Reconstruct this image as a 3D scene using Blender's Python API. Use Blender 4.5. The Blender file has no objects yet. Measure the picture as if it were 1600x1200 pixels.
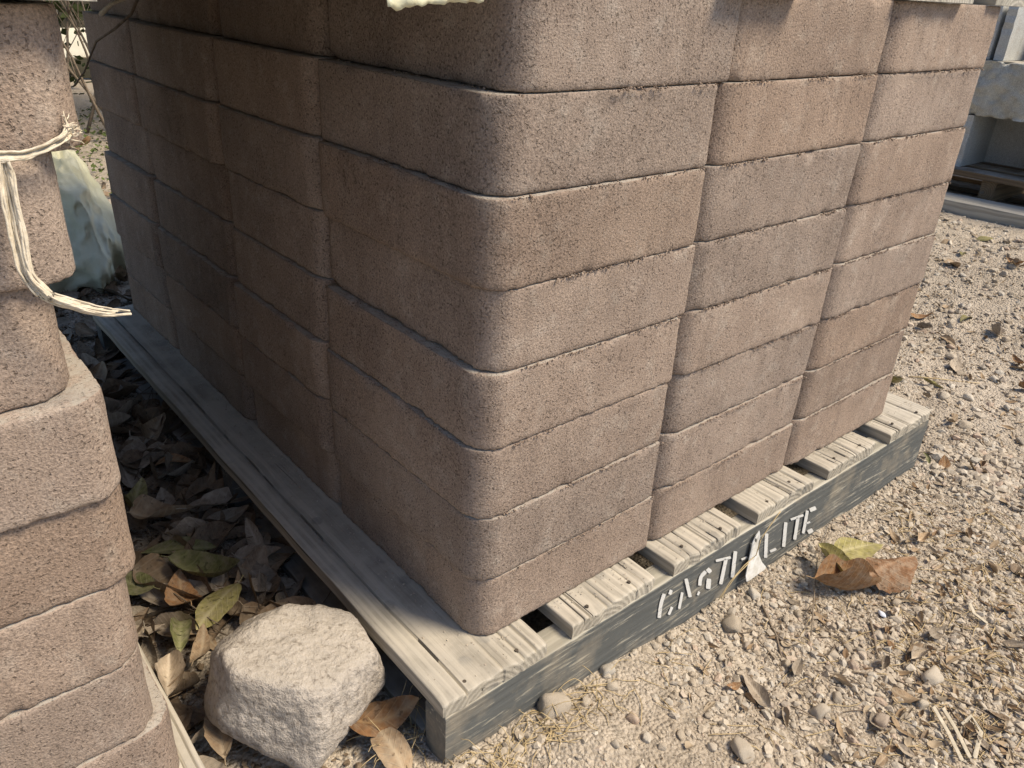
import bpy, math, random
import numpy as np
from mathutils import Vector, Matrix, noise

random.seed(7)
rng = np.random.default_rng(7)
scene = bpy.context.scene
col = scene.collection

# ------------------------------------------------------------------ camera
CAM = Vector((-0.4913, -0.6094, 0.7958))
RT = Vector((0.768415, -0.638335, 0.045454))
UP = Vector((0.258632, 0.374734, 0.890328))
FW = Vector((0.585361, 0.672386, -0.453045))
cam_data = bpy.data.cameras.new("camera")
cam = bpy.data.objects.new("camera", cam_data)
col.objects.link(cam)
m = Matrix((RT, UP, -FW)).transposed().to_4x4()
m.translation = CAM
cam.matrix_world = m
cam_data.sensor_width = 36.0
cam_data.lens = 27.66
cam_data.clip_start = 0.02
cam_data.clip_end = 400.0
scene.camera = cam

# ------------------------------------------------------------------ light
SUN_H = Vector((0.60, -0.80)).normalized()      # horizontal direction towards the sun
SUN_EL = math.radians(53)
world = bpy.data.worlds.new("World")
scene.world = world
world.use_nodes = True
wn = world.node_tree
sky = wn.nodes.new("ShaderNodeTexSky")
sky.sky_type = 'NISHITA'
sky.sun_disc = False
sky.sun_elevation = SUN_EL
sky.sun_rotation = math.atan2(SUN_H.x, SUN_H.y)
sky.air_density = 1.0
sky.dust_density = 1.0
sky.ozone_density = 3.0
wn.links.new(sky.outputs[0], wn.nodes["Background"].inputs[0])
wn.nodes["Background"].inputs[1].default_value = 0.11
sun_data = bpy.data.lights.new("sun", 'SUN')
sun_data.energy = 4.0
sun_data.angle = math.radians(20)
sun_data.color = (1.0, 0.86, 0.66)
sun = bpy.data.objects.new("sun", sun_data)
col.objects.link(sun)
sd = Vector((SUN_H.x * math.cos(SUN_EL), SUN_H.y * math.cos(SUN_EL), math.sin(SUN_EL)))
sun.rotation_euler = sd.to_track_quat('Z', 'Y').to_euler()
sun.location = (2, -3, 3)

scene.view_settings.view_transform = 'Standard'
scene.view_settings.look = 'None'
scene.view_settings.gamma = 1.0
scene.view_settings.exposure = 0.4
scene.render.engine = 'CYCLES'
scene.cycles.use_denoising = True
scene.cycles.max_bounces = 5
scene.cycles.use_adaptive_sampling = True
scene.cycles.adaptive_threshold = 0.02
scene.cycles.diffuse_bounces = 2


# ------------------------------------------------------------------ helpers
def tag(o, label=None, cat=None, group=None, kind=None):
    if label: o["label"] = label
    if cat: o["category"] = cat
    if group: o["group"] = group
    if kind: o["kind"] = kind
    return o


def link(name, mesh, parent=None, loc=(0, 0, 0), rot=(0, 0, 0), scale=(1, 1, 1)):
    o = bpy.data.objects.new(name, mesh)
    col.objects.link(o)
    o.parent = parent
    o.location = loc
    o.rotation_euler = rot
    o.scale = scale
    return o


def empty(name, loc=(0, 0, 0), rot=(0, 0, 0)):
    o = bpy.data.objects.new(name, None)
    o.empty_display_size = 0.05
    col.objects.link(o)
    o.location = loc
    o.rotation_euler = rot
    return o


def mesh_of(name, verts, faces, mat, smooth=True):
    me = bpy.data.meshes.new(name)
    me.from_pydata([tuple(v) for v in verts], [], faces)
    if smooth:
        me.polygons.foreach_set("use_smooth", [True] * len(me.polygons))
    if mat: me.materials.append(mat)
    me.update()
    return me


def fbm(v, oct=4, lac=2.1, gain=0.5):
    s, a, f = 0.0, 1.0, 1.0
    for _ in range(oct):
        s += a * noise.noise(Vector(v) * f)
        a *= gain
        f *= lac
    return s


def sstep(a, b, x):
    t = min(1.0, max(0.0, (x - a) / (b - a)))
    return t * t * (3 - 2 * t)


def ray(px, py):
    """Direction from the camera station through a point measured on the photograph."""
    return RT * ((px - 800) / 1229.4) + UP * ((600 - py) / 1229.4) + FW


def on_y(px, py, y):
    v = ray(px, py)
    return CAM + v * ((y - CAM.y) / v.y)


def on_z(px, py, z):
    v = ray(px, py)
    return CAM + v * ((z - CAM.z) / v.z)


# ------------------------------------------------------------------ materials
class NT:
    def __init__(self, name):
        self.mat = bpy.data.materials.new(name)
        self.mat.use_nodes = True
        self.t = self.mat.node_tree
        self.b = self.t.nodes["Principled BSDF"]
        self.b.inputs["Roughness"].default_value = 0.9
        self.b.inputs["Specular IOR Level"].default_value = 0.25

    def n(self, kind, **kw):
        nd = self.t.nodes.new("ShaderNode" + kind)
        for k, v in kw.items(): setattr(nd, k, v)
        return nd

    def l(self, a, b): self.t.links.new(a, b)

    def val(self, s, v):
        if hasattr(v, "is_linked") or hasattr(v, "links"): self.l(v, s)
        else: s.default_value = v

    def math(self, op, a, b=None, c=None, clamp=False):
        nd = self.n("Math", operation=op, use_clamp=clamp)
        self.val(nd.inputs[0], a)
        if b is not None: self.val(nd.inputs[1], b)
        if c is not None: self.val(nd.inputs[2], c)
        return nd.outputs[0]

    def vmath(self, op, a, b=None):
        nd = self.n("VectorMath", operation=op)
        self.val(nd.inputs[0], a)
        if b is not None: self.val(nd.inputs[1], b)
        return nd.outputs[0]

    def noise(self, vec, scale, detail=4.0, rough=0.55, dist=0.0):
        nd = self.n("TexNoise")
        self.l(vec, nd.inputs["Vector"])
        nd.inputs["Scale"].default_value = scale
        nd.inputs["Detail"].default_value = detail
        nd.inputs["Roughness"].default_value = rough
        nd.inputs["Distortion"].default_value = dist
        return nd.outputs["Fac"]

    def voro(self, vec, scale, out="Distance", rand=1.0):
        nd = self.n("TexVoronoi")
        self.l(vec, nd.inputs["Vector"])
        nd.inputs["Scale"].default_value = scale
        nd.inputs["Randomness"].default_value = rand
        return nd.outputs[out]

    def ramp(self, fac, stops, interp='LINEAR'):
        nd = self.n("ValToRGB")
        nd.color_ramp.interpolation = interp
        e = nd.color_ramp.elements
        while len(e) < len(stops): e.new(0.5)
        for i, (p, c) in enumerate(stops):
            e[i].position = p
            if not hasattr(c, "__len__"): c = (c, c, c)
            e[i].color = (c[0], c[1], c[2], 1)
        self.l(fac, nd.inputs[0])
        return nd.outputs[0]

    def mix(self, fac, a, b, blend='MIX'):
        nd = self.n("Mix", data_type='RGBA', blend_type=blend)
        self.val(nd.inputs[0], fac)
        for s, v in ((nd.inputs[6], a), (nd.inputs[7], b)):
            if hasattr(v, "links"): self.l(v, s)
            else: s.default_value = (v[0], v[1], v[2], 1)
        return nd.outputs[2]

    def coords(self, rand=True):
        tc = self.n("TexCoord").outputs["Object"]
        if not rand: return tc
        oi = self.n("ObjectInfo")
        k = self.math('MULTIPLY', oi.outputs["Random"], 37.0)
        cb = self.n("CombineXYZ")
        for i, f in enumerate((1.0, 0.73, 1.31)): self.l(self.math('MULTIPLY', k, f), cb.inputs[i])
        return self.vmath('ADD', tc, cb.outputs[0])

    def random(self): return self.n("ObjectInfo").outputs["Random"]

    def nz(self):
        g = self.n("NewGeometry")
        sp = self.n("SeparateXYZ")
        self.l(g.outputs["True Normal"], sp.inputs[0])
        return sp.outputs[2]

    def bump(self, h, strength, dist, prev=None):
        nd = self.n("Bump")
        nd.inputs["Strength"].default_value = strength
        nd.inputs["Distance"].default_value = dist
        self.l(h, nd.inputs["Height"])
        if prev is not None: self.l(prev, nd.inputs["Normal"])
        return nd.outputs[0]

    def done(self, colr, normal=None):
        self.l(colr, self.b.inputs["Base Color"])
        if normal is not None: self.l(normal, self.b.inputs["Normal"])
        return self.mat


def concrete(name, c1, c2, dust=(0.38, 0.34, 0.29), pit=1.0):
    k = NT(name)
    v = k.coords()
    big = k.noise(v, 6.0, 4.0, 0.6)
    base = k.mix(k.ramp(big, [(0.3, 0), (0.7, 1)]), c1, c2)
    # efflorescence patches and batch to batch difference
    base = k.mix(k.math('MULTIPLY', k.ramp(k.noise(v, 17.0, 4.0, 0.7), [(0.5, 0), (0.8, 1)]), 0.35), base, (0.43, 0.37, 0.32))
    # faint vertical drip marks and darker damp patches
    drip = k.ramp(k.noise(k.vmath('MULTIPLY', v, (38, 38, 3.0)), 1.0, 3.0, 0.6), [(0.5, 0), (0.72, 1)])
    base = k.mix(k.math('MULTIPLY', drip, 0.28), base, [q * 0.6 for q in c1])
    base = k.mix(k.math('MULTIPLY', k.ramp(k.noise(v, 34.0, 3.0, 0.6), [(0.56, 0), (0.7, 1)]), 0.3), base, (0.40, 0.345, 0.29))
    hsv = k.n("HueSaturation")
    k.l(base, hsv.inputs["Color"])
    r = k.random()
    k.l(k.math('MULTIPLY_ADD', r, 0.2, 0.9), hsv.inputs["Value"])
    k.l(k.math('MULTIPLY_ADD', k.math('FRACT', k.math('MULTIPLY', r, 7.13)), 0.25, 0.88), hsv.inputs["Saturation"])
    base = hsv.outputs[0]
    fine = k.noise(v, 420.0, 2.0, 0.7)
    base = k.mix(1.0, base, k.ramp(fine, [(0.28, 0.62), (0.5, 1.0), (0.72, 1.42)]), 'MULTIPLY')
    cell = k.noise(v, 300.0, 2.0, 0.5)
    holes = k.ramp(k.math('ADD', cell, k.math('MULTIPLY_ADD', big, 0.16, -0.08)), [(0.305, 1), (0.385, 0)])
    base = k.mix(k.math('MULTIPLY', holes, 0.6 * pit), base, [x * 0.35 for x in c1])
    dn = k.math('MULTIPLY', k.ramp(k.nz(), [(0.93, 0), (0.985, 0.95)]), k.ramp(k.noise(v, 40.0, 3.0, 0.7), [(0.36, 0.05), (0.56, 1)]))
    base = k.mix(dn, base, dust)
    hgt = k.math('SUBTRACT', k.math('MULTIPLY', fine, 0.9), k.math('MULTIPLY', holes, 0.8 * pit))
    return k.done(base, k.bump(hgt, 0.8, 0.002))


def wood(name, c_lo, c_hi, crack=0.5, ring=230.0, dust=None, dustamt=0.0, cz=-0.05, extra=None):
    """Solid wood: growth rings round an axis under the board (local Y is the length)."""
    k = NT(name)
    v = k.coords(False)
    rnd = k.random()
    sp = k.n("SeparateXYZ")
    k.l(v, sp.inputs[0])
    wob = k.noise(k.vmath('MULTIPLY', k.coords(), (6, 1.3, 6)), 1.0, 3.0)
    x = k.math('ADD', sp.outputs[0], k.math('MULTIPLY_ADD', rnd, 0.06, -0.03))
    x = k.math('ADD', x, k.math('MULTIPLY', wob, 0.03))
    z = k.math('SUBTRACT', sp.outputs[2], cz)
    rad = k.math('SQRT', k.math('ADD', k.math('MULTIPLY', x, x), k.math('MULTIPLY', z, z)))
    s = k.math('SINE', k.math('MULTIPLY', rad, ring * 6.283 / 2.0))
    s = k.math('MULTIPLY_ADD', s, 0.5, 0.5)
    fib = k.noise(k.vmath('MULTIPLY', k.coords(), (240, 9, 240)), 1.0, 4.0, 0.6)
    big = k.noise(k.vmath('MULTIPLY', k.coords(), (9, 2.2, 9)), 1.0, 3.0)
    base = k.mix(k.ramp(big, [(0.3, 0), (0.7, 1)]), c_lo, c_hi)
    base = k.mix(k.math('MULTIPLY', k.ramp(s, [(0.35, 1), (0.75, 0)]), 0.4), base, [q * 0.45 for q in c_lo])
    base = k.mix(k.math('MULTIPLY', k.ramp(fib, [(0.25, 1), (0.45, 0)]), 0.5), base, [q * 0.38 for q in c_lo])
    cr = k.noise(k.vmath('MULTIPLY', k.coords(), (95, 2.2, 95)), 1.0, 2.0, 0.5)
    crk = k.math('MULTIPLY', k.ramp(cr, [(0.27, 1), (0.33, 0)]), crack)
    base = k.mix(crk, base, (0.03, 0.025, 0.02))
    # weathering blotches (round grey stains)
    st = k.math('MULTIPLY', k.ramp(k.voro(k.vmath('MULTIPLY', k.coords(), (1.0, 0.8, 1.0)), 24.0), [(0.2, 1), (0.27, 0)]), k.ramp(k.noise(k.coords(), 11.0, 1.0), [(0.55, 0), (0.6, 1)]))
    base = k.mix(k.math('MULTIPLY', st, 0.5), base, (0.13, 0.135, 0.135))
    if extra: base = extra(k, base)
    if dust:
        d = k.math('MULTIPLY', k.ramp(k.nz(), [(0.5, 0), (0.9, 1)]), k.ramp(k.noise(k.coords(), 16.0, 5.0, 0.65), [(0.36, 0.15), (0.62, 1)]))
        base = k.mix(k.math('MULTIPLY', d, dustamt), base, dust)
    h = k.math('ADD', k.math('MULTIPLY', fib, 0.7), k.math('MULTIPLY', s, 0.35))
    h = k.math('SUBTRACT', h, k.math('MULTIPLY', crk, 1.2))
    return k.done(base, k.bump(h, 0.8, 0.0016))


M = {}
M['block'] = concrete('brown concrete', (0.246, 0.188, 0.151), (0.338, 0.264, 0.212))
M['grey_block'] = concrete('grey split concrete', (0.42, 0.42, 0.38), (0.56, 0.56, 0.51), pit=0.8)
M['cement'] = concrete('smooth grey cement', (0.46, 0.47, 0.46), (0.54, 0.55, 0.53), pit=0.3)
M['deck'] = wood('weathered deck wood', (0.36, 0.325, 0.265), (0.50, 0.46, 0.385), crack=0.85, dust=(0.52, 0.475, 0.40), dustamt=0.7)
M['pale_wood'] = wood('pale pallet wood', (0.40, 0.38, 0.32), (0.55, 0.52, 0.46), dust=(0.5, 0.46, 0.4), dustamt=0.4)
M['old_wood'] = wood('old grey wood', (0.20, 0.19, 0.165), (0.30, 0.28, 0.24), dust=(0.42, 0.38, 0.33), dustamt=0.8)
M['brown_wood'] = wood('brown pallet wood', (0.17, 0.12, 0.075), (0.26, 0.19, 0.12), dust=(0.42, 0.38, 0.33), dustamt=0.8)


def painted_extra(k, base):
    v = k.coords()
    n = k.noise(k.vmath('MULTIPLY', v, (170, 14, 170)), 1.0, 4.0, 0.7)
    n = k.math('ADD', k.math('MULTIPLY', n, 0.75), k.math('MULTIPLY', k.noise(v, 9.0, 2.0), 0.25))
    keep = k.math('MULTIPLY', k.ramp(n, [(0.555, 1), (0.62, 0.0)]), k.ramp(k.nz(), [(0.4, 1), (0.7, 0)]))
    b = k.mix(k.math('MULTIPLY', keep, 0.9), base, k.mix(k.noise(v, 18.0, 3.0), (0.062, 0.070, 0.074), (0.108, 0.116, 0.118)))
    mud = k.ramp(k.noise(v, 12.0, 4.0, 0.6), [(0.52, 0), (0.7, 1)])
    return k.mix(k.math('MULTIPLY', mud, 0.5), b, (0.36, 0.31, 0.235))


M['painted'] = wood('worn grey painted wood', (0.34, 0.32, 0.26), (0.50, 0.47, 0.40), crack=0.2, extra=painted_extra)

k = NT('white stencil paint')
v = k.coords(False)
wear = k.ramp(k.noise(k.vmath('MULTIPLY', v, (45, 1, 330)), 1.0, 4.0, 0.7), [(0.30, 0.0), (0.40, 1)])
k.l(wear, k.b.inputs["Alpha"])
M['paint'] = k.done(k.mix(k.noise(v, 60.0), (0.58, 0.58, 0.56), (0.76, 0.76, 0.74)))

k = NT('white plastic tag')
k.b.inputs["Roughness"].default_value = 0.45
v = k.coords(False)
M['tag'] = k.done(k.mix(k.ramp(k.noise(v, 70.0, 4.0), [(0.35, 0), (0.6, 1)]), (0.62, 0.60, 0.54), (0.80, 0.80, 0.78)))

k = NT('pale boulder')
v = k.coords()
n1 = k.noise(v, 12.0, 6.0, 0.65)
n2 = k.noise(v, 120.0, 4.0, 0.65)
b = k.mix(k.ramp(n1, [(0.3, 0), (0.7, 1)]), (0.33, 0.292, 0.252), (0.45, 0.405, 0.355))
b = k.mix(1.0, b, k.ramp(n2, [(0.28, 0.5), (0.45, 1.0), (0.7, 1.25)]), 'MULTIPLY')
b = k.mix(k.ramp(k.nz(), [(0.55, 0), (0.95, 0.5)]), b, (0.45, 0.405, 0.345))
pits = k.ramp(k.noise(v, 95.0, 3.0, 0.6), [(0.33, 1), (0.42, 0)])
b = k.mix(k.math('MULTIPLY', pits, 0.55), b, (0.14, 0.115, 0.09))
b = k.mix(k.math('MULTIPLY', k.ramp(k.noise(v, 7.0, 4.0, 0.7), [(0.52, 0), (0.7, 1)]), 0.3), b, (0.31, 0.25, 0.19))
M['boulder'] = k.done(b, k.bump(k.math('ADD', n2, k.math('MULTIPLY', k.noise(v, 45.0, 5.0, 0.7), 1.5)), 0.9, 0.005))


def stones(name, island):
    k = NT(name)
    r = k.n("NewGeometry").outputs["Random Per Island"] if island else k.random()
    v = k.coords()
    c = k.ramp(r, [(0.0, (0.31, 0.255, 0.19)), (0.22, (0.46, 0.395, 0.31)), (0.45, (0.56, 0.50, 0.415)), (0.62, (0.41, 0.35, 0.275)), (0.78, (0.47, 0.445, 0.395)),
                   (0.88, (0.60, 0.55, 0.47)), (0.95, (0.47, 0.34, 0.255)), (1.0, (0.25, 0.235, 0.21))])
    n = k.noise(v, 220.0, 4.0, 0.65)
    c = k.mix(1.0, c, k.ramp(n, [(0.3, 0.68), (0.7, 1.25)]), 'MULTIPLY')
    d = k.ramp(k.nz(), [(0.2, 0), (0.9, 0.45)])
    c = k.mix(d, c, (0.46, 0.395, 0.31))
    return k.done(c, k.bump(n, 0.6, 0.0015))


M['pebbles'] = stones('gravel stones', True)
M['stone'] = stones('loose stone', False)

k = NT('dusty soil')
v = k.coords(False)
n1 = k.noise(v, 3.0, 5.0, 0.6)
n2 = k.noise(v, 55.0, 6.0, 0.7)
n3 = k.voro(v, 170.0)
b = k.mix(k.ramp(n1, [(0.35, 0), (0.65, 1)]), (0.395, 0.335, 0.262), (0.515, 0.445, 0.358))
b = k.mix(k.math('MULTIPLY', k.ramp(k.noise(v, 9.0, 4.0, 0.65), [(0.5, 0), (0.68, 1)]), 0.45), b, (0.27, 0.215, 0.155))
b = k.mix(1.0, b, k.ramp(n2, [(0.3, 0.55), (0.5, 1.0), (0.72, 1.25)]), 'MULTIPLY')
b = k.mix(k.ramp(n3, [(0.15, 0.5), (0.4, 0)]), b, (0.45, 0.40, 0.33))
M['soil'] = k.done(b, k.bump(k.math('SUBTRACT', k.math('MULTIPLY', n2, 1.4), n3), 0.9, 0.006))


def leafmat(name, c1, c2, rib, tr=0.15):
    k = NT(name)
    k.b.inputs["Roughness"].default_value = 0.8
    v = k.coords(False)
    sp = k.n("SeparateXYZ")
    k.l(v, sp.inputs[0])
    ax = k.math('ABSOLUTE', sp.outputs[0])
    n = k.noise(k.coords(), 45.0, 5.0, 0.6)
    b = k.mix(k.ramp(n, [(0.3, 0), (0.7, 1)]), c1, c2)
    b = k.mix(1.0, b, k.ramp(k.noise(k.coords(), 160.0, 4.0), [(0.3, 0.7), (0.7, 1.2)]), 'MULTIPLY')
    ves = k.math('SINE', k.math('MULTIPLY', k.math('SUBTRACT', sp.outputs[1], k.math('MULTIPLY', ax, 1.1)), 560.0))
    vein = k.ramp(ves, [(0.8, 0), (0.97, 1)])
    mid = k.ramp(ax, [(0.0006, 1), (0.0014, 0)])
    b = k.mix(k.math('MULTIPLY', vein, 0.35), b, rib)
    b = k.mix(k.math('MULTIPLY', mid, 0.8), b, rib)
    b = k.mix(k.math('MULTIPLY', k.ramp(k.noise(k.coords(), 70.0, 4.0, 0.7), [(0.42, 0), (0.66, 1)]), 0.45), b, (0.33, 0.28, 0.21))
    spots = k.ramp(k.noise(k.coords(), 120.0, 2.0), [(0.3, 1), (0.36, 0)])
    b = k.mix(k.math('MULTIPLY', spots, 0.6), b, [q * 0.3 for q in c1])
    hs = k.n("HueSaturation")
    k.l(b, hs.inputs["Color"])
    k.l(k.math('MULTIPLY_ADD', k.random(), 0.6, 0.7), hs.inputs["Value"])
    h = k.math('ADD', k.math('MULTIPLY', vein, 0.6), n)
    return k.done(hs.outputs[0], k.bump(h, 0.6, 0.0012))


M['leaf_tan'] = leafmat('tan dry leaf', (0.25, 0.165, 0.095), (0.38, 0.28, 0.18), (0.44, 0.35, 0.24))
M['leaf_grey'] = leafmat('grey brown dry leaf', (0.25, 0.20, 0.15), (0.40, 0.335, 0.26), (0.46, 0.40, 0.32))
M['leaf_dark'] = leafmat('dark brown dry leaf', (0.16, 0.11, 0.07), (0.26, 0.185, 0.12), (0.32, 0.24, 0.16))
M['leaf_rust'] = leafmat('rust brown leaf', (0.20, 0.10, 0.045), (0.30, 0.165, 0.075), (0.38, 0.25, 0.13))
M['leaf_brown'] = leafmat('crumpled brown leaf', (0.13, 0.065, 0.03), (0.21, 0.115, 0.06), (0.27, 0.165, 0.095))
M['leaf_green'] = leafmat('olive green leaf', (0.10, 0.108, 0.04), (0.17, 0.172, 0.07), (0.26, 0.26, 0.13))
M['leaf_olive'] = leafmat('yellow olive leaf', (0.22, 0.20, 0.065), (0.36, 0.32, 0.13), (0.45, 0.41, 0.22))


def plain(name, c1, c2, scale=60.0, rough=0.85, bump=0.4):
    k = NT(name)
    k.b.inputs["Roughness"].default_value = rough
    v = k.coords()
    n = k.noise(v, scale, 5.0, 0.65)
    return k.done(k.mix(k.ramp(n, [(0.3, 0), (0.7, 1)]), c1, c2), k.bump(n, bump, 0.002))


k = NT('mixed leaf scraps')
M['scrap'] = k.done(k.ramp(k.n("NewGeometry").outputs["Random Per Island"], [(0.0, (0.20, 0.13, 0.075)), (0.35, (0.33, 0.24, 0.15)), (0.7, (0.42, 0.34, 0.24)), (1.0, (0.28, 0.23, 0.17))]))
M['twig'] = plain('grey twig bark', (0.14, 0.105, 0.075), (0.27, 0.22, 0.165))
M['straw'] = plain('dry straw', (0.42, 0.32, 0.17), (0.58, 0.46, 0.27))
M['reed'] = plain('bleached reed', (0.40, 0.36, 0.28), (0.62, 0.57, 0.48), 90.0)
M['litter'] = plain('crumbled leaf litter', (0.10, 0.07, 0.045), (0.24, 0.18, 0.12))
M['strap'] = plain('frayed pale strap', (0.50, 0.43, 0.32), (0.74, 0.67, 0.55), 160.0)
M['fence'] = plain('fence boards with painted shade', (0.045, 0.042, 0.03), (0.075, 0.07, 0.05), 8.0)  # boards coloured near-black: the tree shade is put into their colour
M['panel'] = plain('pale painted panel', (0.72, 0.68, 0.55), (0.82, 0.78, 0.66), 5.0)
M['chip'] = plain('pale blue chip', (0.55, 0.60, 0.72), (0.68, 0.71, 0.78), 60.0)
M['green'] = plain('low green weed', (0.06, 0.085, 0.02), (0.13, 0.16, 0.05), 20.0)

k = NT('cloudy plastic film')
k.b.inputs["Roughness"].default_value = 0.35
k.b.inputs["Specular IOR Level"].default_value = 0.5
v = k.coords(False)
M['film'] = k.done(k.mix(k.ramp(k.noise(v, 9.0, 4.0), [(0.35, 0), (0.65, 1)]), (0.58, 0.56, 0.38), (0.72, 0.70, 0.52)), k.bump(k.noise(v, 22.0, 4.0, 0.6, 1.5), 0.35, 0.008))


# ------------------------------------------------------------------ ground
def ground_z(x, y, fine=True):
    far = 0.15 * sstep(1.9, 3.0, x) * (1 - sstep(2.0, 4.0, y))
    return far + ground_low(x, y, fine)


def ground_low(x, y, fine=True):
    base = -0.112 - 0.036 * sstep(0.0, 0.42, x) * (1 - sstep(0.1, 0.5, y) * (1 - sstep(1.0, 1.6, x)))
    z = base + 0.010 * noise.noise(Vector((x * 2.3, y * 2.3, 3.1)))
    if fine:
        z += 0.007 * fbm((x * 11, y * 11, 0.3), 3)
    # soil drifted against the near corner of the pallet
    z += 0.012 * math.exp(-((x + 0.02) ** 2 / 0.03 + (y + 0.12) ** 2 / 0.006))
    return z


def axis(lo, hi, step, far):
    a = list(np.arange(lo, hi, step))
    s, x = step, hi
    while x < far:
        a.append(x); s *= 1.16; x += s
    a.append(far)
    s, x = step * 1.16, lo - step
    pre = []
    while x > -far:
        pre.append(x); s *= 1.16; x -= s
    pre.append(-far)
    return pre[::-1] + a


gx = axis(-0.75, 1.9, 0.011, 120.0)
gy = axis(-0.75, 1.5, 0.011, 120.0)
gv = [(x, y, ground_z(x, y, abs(x) < 4 and abs(y) < 6)) for y in gy for x in gx]
nx = len(gx)
gf = [(j * nx + i, j * nx + i + 1, (j + 1) * nx + i + 1, (j + 1) * nx + i) for j in range(len(gy) - 1) for i in range(nx - 1)]
ground = link("ground", mesh_of("ground", gv, gf, M['soil']))
tag(ground, "dusty tan soil ground with fine grit", kind="structure")


# ------------------------------------------------------------------ boards and pallets
def board_mesh(name, w, t, L, mat, grooves=(), seed=0, wear=0.0035, step=0.02, dip=None):
    """Board along local Y, centred in x, from y=0 to L, top at z=0. grooves: (u, depth, half width, y0, y1)."""
    us = [-0.5, -0.5 + 0.25 * wear / w, -0.5 + wear / w]
    n = max(4, int(w / 0.012))
    us += [-0.5 + wear / w + (1 - 2 * wear / w) * i / n for i in range(1, n)]
    for g in grooves:
        us += [g[0] - g[2] / w, g[0], g[0] + g[2] / w]
    us += [0.5 - wear / w, 0.5 - 0.25 * wear / w, 0.5]
    us = sorted(set(round(u, 5) for u in us if -0.5 <= u <= 0.5))
    ys = [0, wear * 0.3, wear]
    y = wear
    while y < L - wear - step:
        y += step * (0.4 if y < 0.12 else 1.0)
        ys.append(y)
    ys += [L - wear, L - wear * 0.3, L]
    top, bot = [], []
    for yy in ys:
        e = min(yy, L - yy)
        rowt, rowb = [], []
        for u in us:
            x = u * w
            ex = min(x + w / 2, w / 2 - x)
            z = 0.0
            for d in (e, ex):
                if d < wear: z -= (wear - math.sqrt(max(0, wear ** 2 - (wear - d) ** 2))) * (0.8 + 0.5 * noise.noise(Vector((yy * 30, x * 40, seed))))
            z += 0.0018 * fbm((x * 30 + seed * 3.7, yy * 5, seed), 3) - 0.006 * max(0, 0.02 - e) / 0.02 * max(0, noise.noise(Vector((x * 45, seed, 8.8))))
            for g in grooves:
                if abs(u - g[0]) < 0.6 * g[2] / w and g[3] <= yy <= g[4]:
                    f = min(1.0, (g[4] - yy) / 0.04, (yy - g[3]) / 0.02 if g[3] > 0.001 else 1.0)
                    z -= g[1] * max(0, f) * (0.75 + 0.5 * noise.noise(Vector((yy * 25, seed, u * 9))))
            yw = yy
            if yy < wear * 1.01: yw += 0.0045 * (noise.noise(Vector((x * 60, seed, 1.1))) + 0.3) + 0.004 * max(0, noise.noise(Vector((x * 170, seed, 4.1))))
            xw = x + 0.0016 * noise.noise(Vector((yy * 9, seed + u * 2, 5)))
            rowt.append((xw, yw, z))
            rowb.append((xw, yw, -t))
        top.append(rowt); bot.append(rowb)
    V, F = [], []
    n1, n2 = len(us), len(ys)
    for r in top: V += r
    o = len(V)
    for r in bot: V += r
    for j in range(n2 - 1):
        for i in range(n1 - 1):
            a = j * n1 + i
            F.append((a, a + 1, a + n1 + 1, a + n1))
            F.append((o + a, o + a + n1, o + a + n1 + 1, o + a + 1))
    for i in range(n1 - 1):
        F.append((i, o + i, o + i + 1, i + 1))
        a = (n2 - 1) * n1 + i
        F.append((a, a + 1, o + a + 1, o + a))
    for j in range(n2 - 1):
        a = j * n1
        F.append((a, a + n1, o + a + n1, o + a))
        b = a + n1 - 1
        F.append((b, o + b, o + b + n1, b + n1))
    me = mesh_of(name, V, F, mat, smooth=False)
    sm = [abs(p.normal.z) > 0.2 and p.center.z > -t + 1e-4 for p in me.polygons]
    me.polygons.foreach_set("use_smooth", sm)
    return me


DECK_T = 0.022
PAL_Y0, PAL_Y1 = -0.054, 1.50
pal = empty("pallet", (0, 0, -0.15))
tag(pal, "worn grey wooden pallet under the tall brown block stack, white stencilled letters on its side", "pallet")
deck = [(-0.092, 0.082), (0.130, 0.306), (0.350, 0.530), (0.573, 0.750), (0.808, 0.988), (1.040, 1.232)]
for i, (x0, x1) in enumerate(deck):
    w = x1 - x0
    L = PAL_Y1 - PAL_Y0
    if i == 0:
        gr = [(-0.5 + 0.036 / w, 0.014, 0.0022, 0.0, 1.6), (0.05, 0.004, 0.0014, 0, 0.09), (0.25, 0.006, 0.0014, 0, 0.12), (0.38, 0.008, 0.002, 0, 0.10)]
    else:
        gr = [(random.uniform(-0.4, 0.4), random.uniform(0.005, 0.014), random.uniform(0.001, 0.0022), 0, random.uniform(0.06, 0.25)) for _ in range(7)]
    me = board_mesh("deck_board", w, DECK_T, L, M['deck'], gr, i * 3.3, wear=0.0035)
    link("deck_board", me, pal, ((x0 + x1) / 2, PAL_Y0 + random.uniform(-0.003, 0.002), 0.15 - 0.0012 * (i % 3)))
SH = 0.128
st_me = board_mesh("stringer", 0.042, SH, 1.322, M['painted'], [], 31, wear=0.003)
stringers = []
for yc in (PAL_Y0 + 0.0215, 0.64, PAL_Y1 - 0.03):
    stringers.append(link("stringer", st_me, pal, (-0.091, yc, 0.15 - DECK_T - 0.0025), (0, 0, -math.pi / 2)))
for x0, x1 in ((-0.088, 0.05), (0.5, 0.64), (1.08, 1.2)):
    link("bottom_board", board_mesh("bottom_board", x1 - x0, 0.016, 1.40, M['old_wood'], [], 40 + x0), pal, ((x0 + x1) / 2, 0.0, 0.15 - 0.098))

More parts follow.
